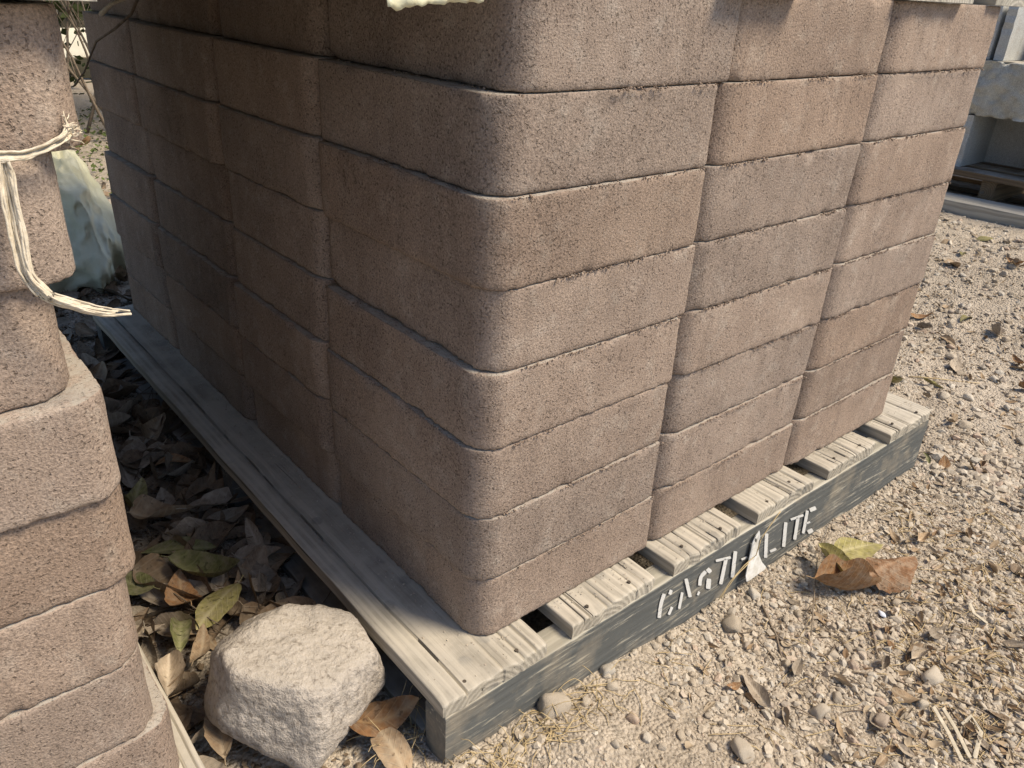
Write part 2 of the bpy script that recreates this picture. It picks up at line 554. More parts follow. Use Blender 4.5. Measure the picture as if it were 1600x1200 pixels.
# nail heads on the deck
nv, nf = [], []
for i in range(10):
    a = i * 2 * math.pi / 10
    nv.append((0.0026 * math.cos(a), 0.0026 * math.sin(a), 0.0006))
for i in range(10):
    a = i * 2 * math.pi / 10
    nv.append((0.0029 * math.cos(a), 0.0029 * math.sin(a), -0.002))
nf.append(tuple(range(10)))
nf += [(i, i + 10, (i + 1) % 10 + 10, (i + 1) % 10) for i in range(10)]
nail = mesh_of("nail_head", nv, nf, plain('rusty nail', (0.06, 0.05, 0.04), (0.11, 0.09, 0.07)), False)
for x0, x1 in deck:
    for u in (0.25, 0.75):
        link("nail_head", nail, pal, (x0 + (x1 - x0) * u, PAL_Y0 + 0.02 + random.uniform(-0.005, 0.008), 0.1505))

# stencilled letters, strokes measured on the board's face
LET = {
    'C': [([(352, 712), (330, 775), (320, 862)], 24), ([(396, 688), (386, 716)], 22), ([(401, 794), (380, 842)], 18)],
    'A': [([(465, 703), (445, 805)], 18), ([(488, 618), (514, 732)], 24)],
    'S': [([(612, 572), (578, 606), (574, 660)], 24), ([(622, 555), (642, 578)], 30), ([(632, 618), (626, 680)], 32), ([(560, 706), (572, 712)], 28)],
    'T': [([(675, 506), (768, 484)], 17), ([(738, 495), (705, 652)], 24)],
    'L': [([(797, 446), (778, 610)], 25), ([(835, 498), (872, 482)], 13)],
    'E': [([(902, 396), (884, 560)], 20)],
    'L2': [([(992, 335), (985, 486)], 23), ([(1014, 448), (1052, 431)], 17)],
    'I': [([(1112, 265), (1098, 418)], 23)],
    'T2': [([(1143, 248), (1222, 220)], 15), ([(1188, 236), (1167, 373)], 22)],
    'E2': [([(1247, 192), (1220, 334)], 20), ([(1262, 190), (1300, 174)], 26), ([(1238, 274), (1264, 262)], 11), ([(1250, 328), (1280, 312)], 28)],
}
FACE = PAL_Y0 - 0.0016
for key, strokes in LET.items():
    V, F = [], []
    for pts, wd in strokes:
        q = [Vector(p) for p in pts]
        for _ in range(3):                       # round the stroke off
            q = [q[0]] + [w_ for a_, b_ in zip(q[:-1], q[1:]) for w_ in (a_.lerp(b_, 0.25), a_.lerp(b_, 0.75))] + [q[-1]]
        tot = sum((b_ - a_).length for a_, b_ in zip(q[:-1], q[1:]))
        run = 0.0
        for kx in range(len(q)):
            if kx: run += (q[kx] - q[kx - 1]).length
            tdir = (q[min(kx + 1, len(q) - 1)] - q[max(kx - 1, 0)]).normalized()
            e = min(run, tot - run)
            cap = min(1.0, 0.78 + 0.22 * math.sqrt(min(1.0, e / (wd * 0.3))))
            for s_ in (1, -1):
                wob = 1 + 0.16 * noise.noise(Vector((run * 0.09, s_ * 3.0, wd + len(V) * 0.001)))
                p = q[kx] + Vector((-tdir.y, tdir.x)) * (wd * 0.45 * cap * wob * s_)
                w3 = on_y(950 + p.x / 4, 750 + p.y / 4, FACE)
                V.append((w3.x, FACE, w3.z))
            if kx:
                b = len(V)
                F.append((b - 4, b - 3, b - 1, b - 2))
    # thin coat of paint with thickness
    nb = len(V)
    V += [(a, b + 0.0006, c) for a, b, c in V]
    F2 = list(F)
    for fa in F: F2.append(tuple(nb + i for i in reversed(fa)))
    o = link("stencil_letter", mesh_of("stencil_letter", V, F2, M['paint'], False))
    o.parent = pal
    o.matrix_parent_inverse = Matrix.Translation((0, 0, 0.15))

# ------------------------------------------------------------------ concrete blocks
def block_mesh(name, w, d, h, radii, mat, seed, step=0.006, rough=1.0):
    """Block with corner radii (-x-y, +x-y, +x+y, -x+y); origin at the middle of its base."""
    pts = []
    cs = [(-w / 2, -d / 2, math.pi), (w / 2, -d / 2, 1.5 * math.pi), (w / 2, d / 2, 0), (-w / 2, d / 2, 0.5 * math.pi)]
    arcs = []
    for (cx, cy, a0), r in zip(cs, radii):
        ox = cx + (r if cx < 0 else -r)
        oy = cy + (r if cy < 0 else -r)
        n = max(3, int(r * 1.57 / (step * 0.8)))
        arcs.append([((ox + r * math.cos(a0 + 1.5708 * i / n), oy + r * math.sin(a0 + 1.5708 * i / n)), (math.cos(a0 + 1.5708 * i / n), math.sin(a0 + 1.5708 * i / n))) for i in range(n + 1)])
    ring = []
    for i in range(4):
        ring += arcs[i]
        (p, _), (q, _) = arcs[i][-1], arcs[(i + 1) % 4][0]
        L = math.hypot(q[0] - p[0], q[1] - p[1])
        nn = arcs[i][-1][1]
        m_ = max(1, int(L / step))
        for j in range(1, m_):
            ring.append(((p[0] + (q[0] - p[0]) * j / m_, p[1] + (q[1] - p[1]) * j / m_), nn))
    zs = [0, 0.0018, 0.0045, 0.010]
    nzr = max(3, int((h - 0.02) / 0.010))
    zs += [0.010 + (h - 0.02) * i / nzr for i in range(1, nzr)]
    zs += [h - 0.010, h - 0.0045, h - 0.0018, h]
    V = []
    for z in zs:
        for (x, y), (a, b) in ring:
            e = min(z, h - z)
            top = z > h / 2
            n0 = noise.noise(Vector((x * 26 + seed, y * 26, (7 if top else 2))))
            n1 = noise.noise(Vector((x * 90 + seed, y * 90, (17 if top else 12))))
            n2 = noise.noise(Vector((x * 240 + seed, y * 240, (27 if top else 22))))
            cut = 0.0009 + 0.0012 * n1 + 0.0022 * n2 + max(0, n0 - 0.22) * 0.014 * rough
            cw = 0.0030 + 0.010 * max(0, n0 - 0.15)
            if not top:
                cut += 0.0009 + 0.0012 * n2
                cw += 0.0008
            off = 0.0
            if e < cw: off -= max(0.0002, cut) * (1 - e / cw)
            off += 0.0016 * fbm((x * 13 + seed * 2.1, y * 13, z * 13), 3) * rough
            off += 0.0007 * noise.noise(Vector((x * 110 + seed, y * 110, z * 110))) * rough
            zz = z
            if e < 0.001: zz += (-1 if top else 1) * 0.0008 * abs(n1)
            V.append((x + a * off, y + b * off, zz))
    n = len(ring)
    F = []
    for j in range(len(zs) - 1):
        for i in range(n):
            i2 = (i + 1) % n
            F.append((j * n + i, j * n + i2, (j + 1) * n + i2, (j + 1) * n + i))
    for base, flip in ((0, True), ((len(zs) - 1) * n, False)):
        c = len(V)
        zc = V[base][2]
        inner = []
        for i in range(n):
            x, y, z = V[base + i]
            inner.append((x * 0.86, y * 0.86, zs[-1] if not flip else 0.0))
        V += inner
        for i in range(n):
            i2 = (i + 1) % n
            q = (base + i, base + i2, c + i2, c + i)
            F.append(q[::-1] if flip else q)
        fan = tuple(c + i for i in range(n))
        F.append(fan[::-1] if flip else fan)
    me = mesh_of(name, V, F, mat)
    me.polygons[-1].use_smooth = False
    return me


ORD = ["bottom", "second", "third", "fourth", "fifth", "sixth", "seventh", "top"]
H = 0.1
XB = [0.0, 0.348, 0.735, 1.112]
YB = [0.0, 0.379, 0.722, 1.135, 1.475]
R0 = 0.036
bank = {}


def block_variant(w, d, radii, i):
    key = (round(w, 3), round(d, 3), radii, i)
    if key not in bank:
        bank[key] = block_mesh("concrete_block", w, d, H - 0.0016, radii, M['block'], 11.3 * len(bank) + 1.7)
    return bank[key]


# how far each course of the near corner column is set out of line (x, y)
CORNER = [(0.0, 0.0), (-0.006, -0.001), (-0.008, 0.0), (-0.004, -0.002), (0.006, -0.001), (-0.002, -0.003), (0.006, 0.003), (0.026, 0.002)]
COLS = {(0, 0): "near corner column", (1, 0): "sunlit front's middle column", (2, 0): "sunlit front's right-hand column",
        (0, 1): "second shaded-side column", (0, 2): "third shaded-side column", (0, 3): "far-end shaded-side column"}
for (ci, cj), cname in COLS.items():
    x0, x1, y0, y1 = XB[ci], XB[ci + 1], YB[cj], YB[cj + 1]
    for L in range(8):
        if (ci, cj) == (0, 0): dx, dy = CORNER[L]
        elif cj == 0: dx, dy = random.uniform(-0.004, 0.004), random.uniform(-0.003, 0.003)
        else: dx, dy = CORNER[L][0] * 0.8 + random.uniform(-0.004, 0.004), random.uniform(-0.004, 0.004)
        gapw = 0.004 if cj == 0 else 0.003
        me = block_variant(x1 - x0 - gapw, y1 - y0 - (0.005 if cj == 0 else 0.010), (R0, 0.005, 0.005, 0.011), (L * 5 + ci * 3 + cj) % 3)
        o = link("concrete_block", me, None, ((x0 + x1) / 2 + dx, (y0 + y1) / 2 + dy, L * H + 0.001), (0, 0, random.uniform(-0.006, 0.006)))
        where = {0: "%s course of the %s, resting on the pallet", 7: "%s course of the %s, under the upper pallet"}.get(L, "%s course of the %s")
        tag(o, "brown concrete block, " + where % (ORD[L], cname), "concrete block", "blocks of the tall stack")
# back rows, seen only past the right side of the stack
for ci, cj in ((2, 1), (2, 2), (2, 3), (1, 3)):
    x0, x1, y0, y1 = XB[ci], XB[ci + 1], YB[cj], YB[cj + 1]
    for L in range(8):
        me = block_variant(x1 - x0 - 0.004, y1 - y0 - 0.005, (0.006, 0.005, 0.005, 0.006), 0)
        o = link("concrete_block", me, None, ((x0 + x1) / 2 - 0.006 + random.uniform(-0.003, 0.003), (y0 + y1) / 2, L * H + 0.001))
        tag(o, "brown concrete block in the back rows of the tall stack, behind its right-hand column", "concrete block", "back rows of the tall stack")

# the neighbouring stack at the left edge of the view
LX, LY, LZ = -0.366, 0.058, -0.03
LOFF = [0.0, -0.014, -0.012, 0.0, 0.002, -0.018, 0.003, 0.026]
LDY = [0, 0.0, 0.0, 0.0, -0.008, 0.008, 0.0, -0.002]
for L in range(8):
    for cj in range(3):
        me = block_variant(0.36, 0.365, (0.006, R0, 0.006, 0.006), L % 3)
        o = link("concrete_block", me, None, (LX - 0.18 + LOFF[L], LY + 0.185 + cj * 0.37 + LDY[L], LZ + L * H), (0, 0, random.uniform(-0.006, 0.006)))
        if cj == 0: tag(o, "pinkish brown concrete block at the front of the left stack, %s course" % ORD[L], "concrete block", "front blocks of the left stack")
        else: tag(o, "brown concrete block in the back rows of the left stack", "concrete block", "back rows of the left stack")
    me = block_variant(0.36, 0.365, (0.006, R0, 0.006, 0.006), (L + 1) % 3)
    o = link("concrete_block", me, None, (LX - 0.18 - 0.37, LY + 0.185, LZ + L * H))
    tag(o, "brown concrete block in the back rows of the left stack", "concrete block", "back rows of the left stack")

# left pallet
lp = empty("pallet", (0, 0, -0.15))
tag(lp, "pallet under the left stack with a pale splintered edge board", "pallet")
for i, (x0, x1) in enumerate([(-0.44, -0.345), (-0.62, -0.49), (-0.82, -0.68)]):
    link("deck_board", board_mesh("deck_board", x1 - x0, 0.022, 1.3, M['deck'], [(0.42, 0.006, 0.0012, 0, 0.9), (0.3, 0.008, 0.002, 0, 0.9), (0.15, 0.008, 0.0015, 0.05, 1.1)] if i == 0 else [], 60 + i), lp, ((x0 + x1) / 2, -0.02, 0.15 + LZ - 0.001))
for yc in (0.0, 0.6, 1.2):
    link("stringer", board_mesh("stringer", 0.04, 0.085, 0.6, M['old_wood'], [], 70 + yc), lp, (-0.345, yc, 0.15 + LZ - 0.026), (0, 0, math.pi / 2))


# upper pallets resting on the two stacks
def upper_pallet(z, x0, x1, y0, y1, bx, label, mats):
    p = empty("pallet", (0, 0, z))
    tag(p, label, "pallet")
    for i, (a, b) in enumerate(bx):
        link("bottom_board", board_mesh("bottom_board", b - a, 0.02, y1 - y0, mats[i % len(mats)], [(random.uniform(-0.3, 0.3), 0.005, 0.0015, 0, 0.4)], 80 + i + x0), p, ((a + b) / 2, y0 + random.uniform(-0.006, 0.006), 0.021))
    for yc in (y0 + 0.05, (y0 + y1) / 2, y1 - 0.05):
        link("stringer", board_mesh("stringer", 0.042, 0.09, x1 - x0, M['brown_wood'], [], 90 + yc), p, (x0, yc, 0.112), (0, 0, -math.pi / 2))
    n = int((x1 - x0) / 0.132)
    for i in range(n):
        xc = x0 + (i + 0.5) * (x1 - x0) / n
        link("deck_board", board_mesh("deck_board", 0.125, 0.02, y1 - y0, M['old_wood'], [], 100 + i), p, (xc, y0, 0.134))
    return p


upper_pallet(0.7995, -0.135, 1.30, -0.016, 1.5, [(-0.142, -0.02), (0.33, 0.48), (0.735, 0.945), (1.05, 1.3)],
             "upper pallet lying on top of the tall block stack, only board ends in view", [M['pale_wood']])
upper_pallet(LZ + 0.8 + 0.001, -0.95, -0.318, 0.03, 1.25, [(-0.415, -0.326), (-0.56, -0.42), (-0.8, -0.7)],
             "upper pallet on the left stack with grey sawn board ends", [M['pale_wood']])

# crumbs of grit caught in the joints of the sunlit fronts
jp = []
for L in range(1, 8):
    for c_ in range(3):
        x = XB[c_] + 0.03
        while x < XB[c_ + 1] - 0.006:
            if noise.noise(Vector((x * 14, L * 3.1, 2))) > -0.12:
                jp.append((x, 0.0005 + random.uniform(-0.0016, 0.001), L * H + random.gauss(0, 0.0011), random.uniform(0.0007, 0.0021)))
            x += random.uniform(0.0015, 0.006)
    y = 0.05
    while y < 0.36:
        if noise.noise(Vector((y * 14, L * 4.7, 5))) > 0.05:
            jp.append((CORNER[L][0] - 0.0005, y, L * H + random.gauss(0, 0.001), random.uniform(0.0007, 0.0017)))
        y += random.uniform(0.003, 0.009)
JOINTS = jp

# unseen blocks on the upper pallets, stacked high to shade gap and bundle
for L in range(6):
    for ci, cj in ((0, 0), (1, 0), (2, 0), (0, 1), (0, 2), (0, 3), (1, 3), (2, 3), (2, 2), (2, 1)):
        me = block_variant(XB[ci + 1] - XB[ci] - 0.004, YB[cj + 1] - YB[cj] - 0.005, (R0, 0.005, 0.005, 0.006), L % 3)
        o = link("concrete_block", me, None, ((XB[ci] + XB[ci + 1]) / 2, (YB[cj] + YB[cj + 1]) / 2 + 0.01, 0.7995 + 0.136 + L * H))  # unseen block, stacked here for shade
        tag(o, "unseen brown concrete block loaded on the upper pallet above the tall stack", "concrete block", "unseen load on the upper pallet")
    for cj in range(3):
        me = block_variant(0.36, 0.365, (0.006, R0, 0.006, 0.006), L % 3)
        o = link("concrete_block", me, None, (LX - 0.18, LY + 0.185 + cj * 0.37, LZ + 0.8 + 0.137 + L * H))
        tag(o, "unseen brown concrete block loaded on the upper pallet above the left stack", "concrete block", "unseen load on the left upper pallet")

# ------------------------------------------------------------------ boulder and stones
def rock_mesh(name, planes, sub, mat, seed, amp=0.06, smooth=14.0, scale=(1, 1, 1)):
    import bmesh
    bm = bmesh.new()
    bmesh.ops.create_icosphere(bm, subdivisions=sub, radius=1.0)
    for v_ in bm.verts:
        d = v_.co.normalized()
        acc = 0.0
        for nrm, dist in planes:
            c = max(0.0, d.dot(nrm)) / dist
            acc += c ** smooth
        r = acc ** (-1 / smooth) if acc > 0 else 1.0
        r *= 1 + amp * fbm(d * 2.2 + Vector((seed, 0, 0)), 5, 2.1, 0.6)
        v_.co = Vector((d.x * r * scale[0], d.y * r * scale[1], d.z * r * scale[2]))
    me = bpy.data.meshes.new(name)
    bm.to_mesh(me)
    bm.free()
    me.polygons.foreach_set("use_smooth", [True] * len(me.polygons))
    me.materials.append(mat)
    return me


def rv(a, el):
    a, el = math.radians(a), math.radians(el)
    return Vector((math.cos(a) * math.cos(el), math.sin(a) * math.cos(el), math.sin(el)))


# azimuth is measured from the camera's right; 90 is away from the camera
rp = [(rv(0, 78), 0.62), (rv(-95, 12), 0.86), (rv(-30, 10), 0.92), (rv(35, 8), 1.0), (rv(100, 15), 0.8), (rv(170, 5), 0.98), (rv(-145, 15), 0.95), (rv(-60, 45), 0.95),
      (rv(150, 50), 0.86), (rv(0, -90), 0.8), (rv(-120, -40), 0.85), (rv(-20, -40), 0.9), (rv(60, -40), 0.9), (rv(160, -45), 0.9)]
ang = math.atan2(RT.y, RT.x)
boulder = link("boulder", rock_mesh("boulder", rp, 6, M['boulder'], 3.0, 0.042, 17, (0.107, 0.10, 0.114)), None, (-0.205, 0.133, -0.04), (0, 0, ang))
tag(boulder, "pale rough boulder with a flat dusty top beside the near pallet corner", "boulder")

stone_bank = []
for i in range(7):
    pl = [(Vector((random.gauss(0, 1), random.gauss(0, 1), random.gauss(0, 1))).normalized(), random.uniform(0.6, 1.0)) for _ in range(11)]
    pl += [(s * Vector(a), 0.9) for a in ((1, 0, 0), (0, 1, 0), (0, 0, 1)) for s in (1, -1)]
    stone_bank.append(rock_mesh("stone", pl, 3, M['stone'], i * 5.1, 0.06, 12, (1, random.uniform(0.65, 0.95), random.uniform(0.5, 0.75))))


def stone(px, py, size, label=None, group=None, idx=None, z=None):
    p = on_z(px, py, -0.145 if px > 900 else -0.115)
    gz = ground_z(p.x, p.y)
    o = link("stone", stone_bank[random.randrange(7) if idx is None else idx], None, (p.x, p.y, gz + size * 0.28), (random.uniform(-.3, .3), random.uniform(-.3, .3), random.uniform(0, 6.28)), (size,) * 3)
    return tag(o, label, "stone", group)


stone(1143, 975, 0.022, "angular tan stone lying against the foot of the pallet below the first letters")
stone(868, 1108, 0.026, "pale yellowish stone in the straw by the near pallet corner", idx=1)
stone(945, 1065, 0.015, "small pale stone just right of the straw tuft by the pallet")
stone(1455, 1058, 0.022, "round tan stone near the right edge of the gravel", idx=2)
stone(1282, 1112, 0.018, "flat oblong pale stone on the gravel near the bottom edge")
stone(1178, 928, 0.016, "pinkish stone under the hanging white tag")
stone(253, 722, 0.024, "pale square stone in the shaded leaf litter between the stacks")
stone(1155, 1185, 0.022, "tan stone at the bottom edge below the gravel")
stone(955, 1090, 0.012, "grey stone at the right of the straw tuft")
stone(1380, 1125, 0.016, "squarish pale stone beside a curled brown leaf near the bottom edge")
stone(1308, 1088, 0.012, "small orange tan stone on the lower gravel")
for i in range(110):
    px, py = random.uniform(900, 1600), random.uniform(720, 1195)
    if py < 1195 - (px - 700) * 0.6 + 20: continue
    stone(px, py, random.choice((0.006, 0.007, 0.008, 0.009, 0.011)), "small rounded stone scattered on the sunlit gravel", "small stones on the gravel")
for i in range(26):
    px, py = random.uniform(1460, 1600), random.uniform(330, 700)
    stone(px, py, random.choice((0.012, 0.016, 0.02)), "small stone on the far gravel right of the stack", "stones on the far gravel")

# gravel (uncountable): joined low stones
ico = np.array([(0, 0, 1)] + [(math.cos(a * 1.2566) * .894, math.sin(a * 1.2566) * .894, .447) for a in range(5)] + [(math.cos(a * 1.2566 + .628) * .894, math.sin(a * 1.2566 + .628) * .894, -.447) for a in range(5)] + [(0, 0, -1)])
icf = [(0, 1 + i, 1 + (i + 1) % 5) for i in range(5)] + [(1 + i, 6 + i, 1 + (i + 1) % 5) for i in range(5)] + [(1 + (i + 1) % 5, 6 + i, 6 + (i + 1) % 5) for i in range(5)] + [(11, 6 + (i + 1) % 5, 6 + i) for i in range(5)]
icf = np.array(icf)


def scatter(name, pts, mat, squash=0.7):
    n = len(pts)
    P = np.array([(p[0], p[1], p[2]) for p in pts])
    S = np.array([p[3] for p in pts])
    base = np.repeat(ico[None], n, 0) * rng.uniform(0.6, 1.3, (n, 12, 1))
    base *= rng.uniform(0.65, 1.2, (n, 1, 3)) * np.array([1.1, 0.9, squash])
    th = rng.uniform(0, 6.28, n)
    tl = rng.normal(0, 0.35, n)
    c, s = np.cos(th)[:, None], np.sin(th)[:, None]
    y2 = base[:, :, 1] * np.cos(tl)[:, None] - base[:, :, 2] * np.sin(tl)[:, None]
    z2 = base[:, :, 1] * np.sin(tl)[:, None] + base[:, :, 2] * np.cos(tl)[:, None]
    x2 = base[:, :, 0]
    q = np.stack([x2 * c - y2 * s, x2 * s + y2 * c, z2], 2) * S[:, None, None] + P[:, None, :]
    f = (icf[None] + (np.arange(n) * 12)[:, None, None]).reshape(-1, 3)
    me = bpy.data.meshes.new(name)
    me.vertices.add(n * 12)
    me.vertices.foreach_set("co", q.reshape(-1))
    me.loops.add(f.size)
    me.polygons.add(len(f))
    me.loops.foreach_set("vertex_index", f.reshape(-1).astype(np.int32))
    me.polygons.foreach_set("loop_start", np.arange(0, f.size, 3, dtype=np.int32))
    me.update(calc_edges=True)
    me.polygons.foreach_set("use_smooth", rng.random(len(me.polygons)) < 0.0)
    me.materials.append(mat)
    return link(name, me)


pts = []
while len(pts) < 98000:
    d = random.random()
    if d < 0.62:
        x, y = random.uniform(-0.15, 1.5), random.uniform(-0.75, -0.05)
    elif d < 0.68:
        x, y = random.uniform(-1.1, -0.1), random.uniform(-0.75, 0.0)
    elif d < 0.9:
        x, y = random.uniform(1.24, 3.2), random.uniform(-0.7, 1.6)
    else:
        x, y = random.uniform(-0.36, 0.15), random.uniform(-0.06, 2.6)
    if -0.1 < x < 1.24 and -0.056 < y < 1.5: continue
    cl = noise.noise(Vector((x * 3.1, y * 3.1, 9)))
    if random.random() > 0.5 + 1.1 * cl + 0.5 * sstep(0.1, 0.8, x): continue
    s = 0.00105 * random.paretovariate(1.35)
    s = min(s, 0.0085)
    if s > 0.0045 and random.random() < 0.5: s *= 0.5
    if x > 1.24: s *= 1.6
    pts.append((x, y, ground_z(x, y) + s * random.uniform(-0.25, 0.3), s))
tag(scatter("joint_grit", JOINTS, M['block'], 0.9), "crumbs of concrete grit in the joints between the blocks", "grit", kind="stuff")
dk = []
for i in range(420):
    a_ = random.uniform(-0.085, 1.22)
    b_ = random.choice((random.uniform(-0.045, -0.004), random.gauss(-0.006, 0.005)))
    if any(x0_ + 0.004 < a_ < x1_ - 0.004 for x0_, x1_ in deck): dk.append((a_, min(b_, -0.001), 0.0004, random.uniform(0.0005, 0.0014)))
for i in range(420):
    dk.append((min(-0.001, random.gauss(-0.01, 0.009)) if random.random() < 0.7 else random.uniform(-0.05, -0.004), random.uniform(0.0, 1.45), 0.0006, random.uniform(0.0006, 0.002)))
tag(scatter("deck_grit", [q for q in dk if q[0] > -0.088], M['pebbles'], 0.6), "grit and dust crumbs on the pallet deck at the foot of the blocks", "grit", kind="stuff")
dbr = []
while len(dbr) < 7500:
    x, y = random.uniform(0.0, 2.6), random.uniform(-0.75, 1.0)
    if x < 1.26 and y > -0.062: continue
    if random.random() > 0.35 + 0.9 * noise.noise(Vector((x * 2.2, y * 2.2, 4))) + 0.3 * sstep(0.4, 1.0, x): continue
    dbr.append((x, y, ground_z(x, y) + 0.002, random.uniform(0.0012, 0.0048)))
tag(scatter("leaf_crumbs", dbr, M['litter'], 0.22), "brown crumbs of leaf and bark strewn over the gravel", "leaf crumbs", kind="stuff")
tag(scatter("gravel", pts, M['pebbles']), "fine tan gravel and grit over the soil", "gravel", kind="stuff")

# ------------------------------------------------------------------ leaves
def leaf_mesh(L, w, curl, bend, seed, mat, fold=0.0, rag=0.1, twist=0.0):
    V, F = [], []
    nu, nv_ = 14, 6
    for j in range(nu + 1):
        t = j / nu
        wid = w * (math.sin(math.pi * min(1, t ** 0.85)) ** 0.75) * (1 - 0.12 * t) + 0.0012
        for i in range(-nv_, nv_ + 1):
            u = i / nv_
            r = 1 + rag * noise.noise(Vector((t * 9, seed + (5 if u > 0 else 0), 1))) if abs(u) > 0.8 else 1
            x = u * wid / 2 * r
            y = (t - 0.5) * L
            z = curl * abs(u) ** 1.7 * wid * (1 + 0.5 * noise.noise(Vector((t * 3, seed, u)))) + bend * (t - 0.5) ** 2 * L * 2
            z += fold * abs(x) + 0.06 * wid * fbm((u * 1.6 + seed, t * 3.4, seed), 3)
            z += twist * u * (t - 0.5) * wid
            x *= (1 - 0.35 * min(1, abs(curl)) * abs(u))
            V.append((x, y, z))
    n = 2 * nv_ + 1
    for j in range(nu):
        for i in range(n - 1):
            a = j * n + i
            F.append((a, a + 1, a + n + 1, a + n))
    # stalk
    b = len(V)
    for j in range(4):
        y = -L / 2 - j * L * 0.05 + 0.002
        for q in range(4):
            V.append((0.0008 * math.cos(q * 1.57), y, 0.0008 * math.sin(q * 1.57) + V[nv_][2] + 0.002 * j * (noise.noise(Vector((seed, j, 0))) + 0.4)))
    for j in range(3):
        for q in range(4):
            F.append((b + j * 4 + q, b + j * 4 + (q + 1) % 4, b + j * 4 + 4 + (q + 1) % 4, b + j * 4 + 4 + q))
    return mesh_of("leaf", V, F, M[mat])


LM = {}
for mat in ('leaf_tan', 'leaf_grey', 'leaf_dark', 'leaf_rust', 'leaf_green', 'leaf_olive'):
    LM[mat] = [leaf_mesh(1.0 * 0.09, 0.042 + 0.01 * (i % 3 - 1), random.uniform(-0.15, 0.5), random.uniform(-0.5, 0.6), i * 3.7 + len(LM) * 11, mat, random.uniform(-0.2, 0.45), 0.16, random.uniform(-1, 1)) for i in range(5)]


def leaf(p, mat, scale, rot, label, group=None, tilt=0.25, lift=0.006, idx=None, mesh=None):
    me = mesh or LM[mat][random.randrange(5) if idx is None else idx]
    o = link("leaf", me, None, (p[0], p[1], ground_z(p[0], p[1]) + lift), (random.uniform(-tilt, tilt), random.uniform(-tilt, tilt), rot), (scale,) * 3)
    return tag(o, label, "leaf", group)


va = math.atan2(FW.y, FW.x) - math.pi / 2   # rotation that points a leaf away from the camera


def on_g(px, py):
    p = on_z(px, py, -0.13)
    for _ in range(4): p = on_z(px, py, ground_z(p.x, p.y))
    return p


def L_at(px, py, mat, scale, deg, label, **kw):
    return leaf(on_g(px, py), mat, scale, va + math.radians(deg), label, **kw)


# litter first: a mass of old leaves, with the top ones lying as single leaves
BV, BF = [], []
for i in range(330):
    y = 0.12 + (2.4 if i < 230 else 4.6) * random.random() ** 1.2
    x = random.uniform(-0.36, -0.05 if y < 1.5 else 0.3 + 0.22 * (y - 1.5))
    if y < 0.36 and x > -0.3: continue
    src = LM[random.choice(('leaf_grey', 'leaf_dark'))][random.randrange(5)]
    mt = Matrix.Translation((x, y, ground_z(x, y) + random.uniform(0.002, 0.012))) @ Matrix.Rotation(random.uniform(0, 6.28), 4, 'Z') @ Matrix.Rotation(random.uniform(-.4, .4), 4, 'X') @ Matrix.Rotation(random.uniform(-.4, .4), 4, 'Y') @ Matrix.Scale(random.uniform(0.7, 1.3), 4)
    b = len(BV)
    BV += [tuple(mt @ v_.co) for v_ in src.vertices]
    BF += [tuple(b + q for q in p_.vertices) for p_ in src.polygons]
tag(link("fallen_leaves", mesh_of("fallen_leaves", BV, BF, M['leaf_dark'])), "matted dark old leaves under the litter between the stacks", "fallen leaves", kind="stuff")
KINDS = {'leaf_tan': "tan dry leaf", 'leaf_grey': "grey brown curled leaf", 'leaf_dark': "dark brown crisp leaf"}
for i in range(215):
    x, y = random.uniform(-0.36, 0.03), 0.10 + 2.2 * random.random() ** 1.35
    if y < 0.3 and x > -0.3: continue
    mat = random.choice(('leaf_tan', 'leaf_grey', 'leaf_grey', 'leaf_dark', 'leaf_grey'))
    if x > -0.09 and y < 1.5: x -= 0.12
    leaf((x, y), mat, random.uniform(0.75, 1.35), random.uniform(0, 6.28), KINDS[mat] + " among others in the shaded litter between the two stacks", KINDS[mat].replace("leaf", "leaves") + " between the stacks", 0.5, random.uniform(0.008, 0.028))
for i in range(22):
    x, y = random.uniform(0.0, 1.2), random.uniform(2.4, 5.0)
    leaf((x, y), random.choice(('leaf_tan', 'leaf_rust', 'leaf_dark', 'leaf_grey')), random.uniform(0.8, 1.4), random.uniform(0, 6.28), "dry leaf on the ground far behind the two stacks", "dry leaves far behind the stacks", 0.5, 0.012)
for i in range(40):
    x, y = random.uniform(1.3, 2.9), random.uniform(-0.2, 0.9)
    leaf((x, y), random.choice(('leaf_tan', 'leaf_grey', 'leaf_rust', 'leaf_olive', 'leaf_tan')), random.uniform(0.35, 0.9), random.uniform(0, 6.28), "small fallen leaf on the gravel right of the tall stack", "small leaves on the far gravel", 0.5, 0.006)
for i in range(34):
    px, py = random.uniform(1100, 1600), random.uniform(800, 1195)
    if py < 1195 - (px - 700) * 0.6 + 50: continue
    leaf(on_g(px, py), random.choice(('leaf_grey', 'leaf_grey', 'leaf_tan', 'leaf_dark')), random.uniform(0.18, 0.5), random.uniform(0, 6.28), "small shrivelled leaf scrap on the near gravel", "leaf scraps on the near gravel", 0.4, 0.005)

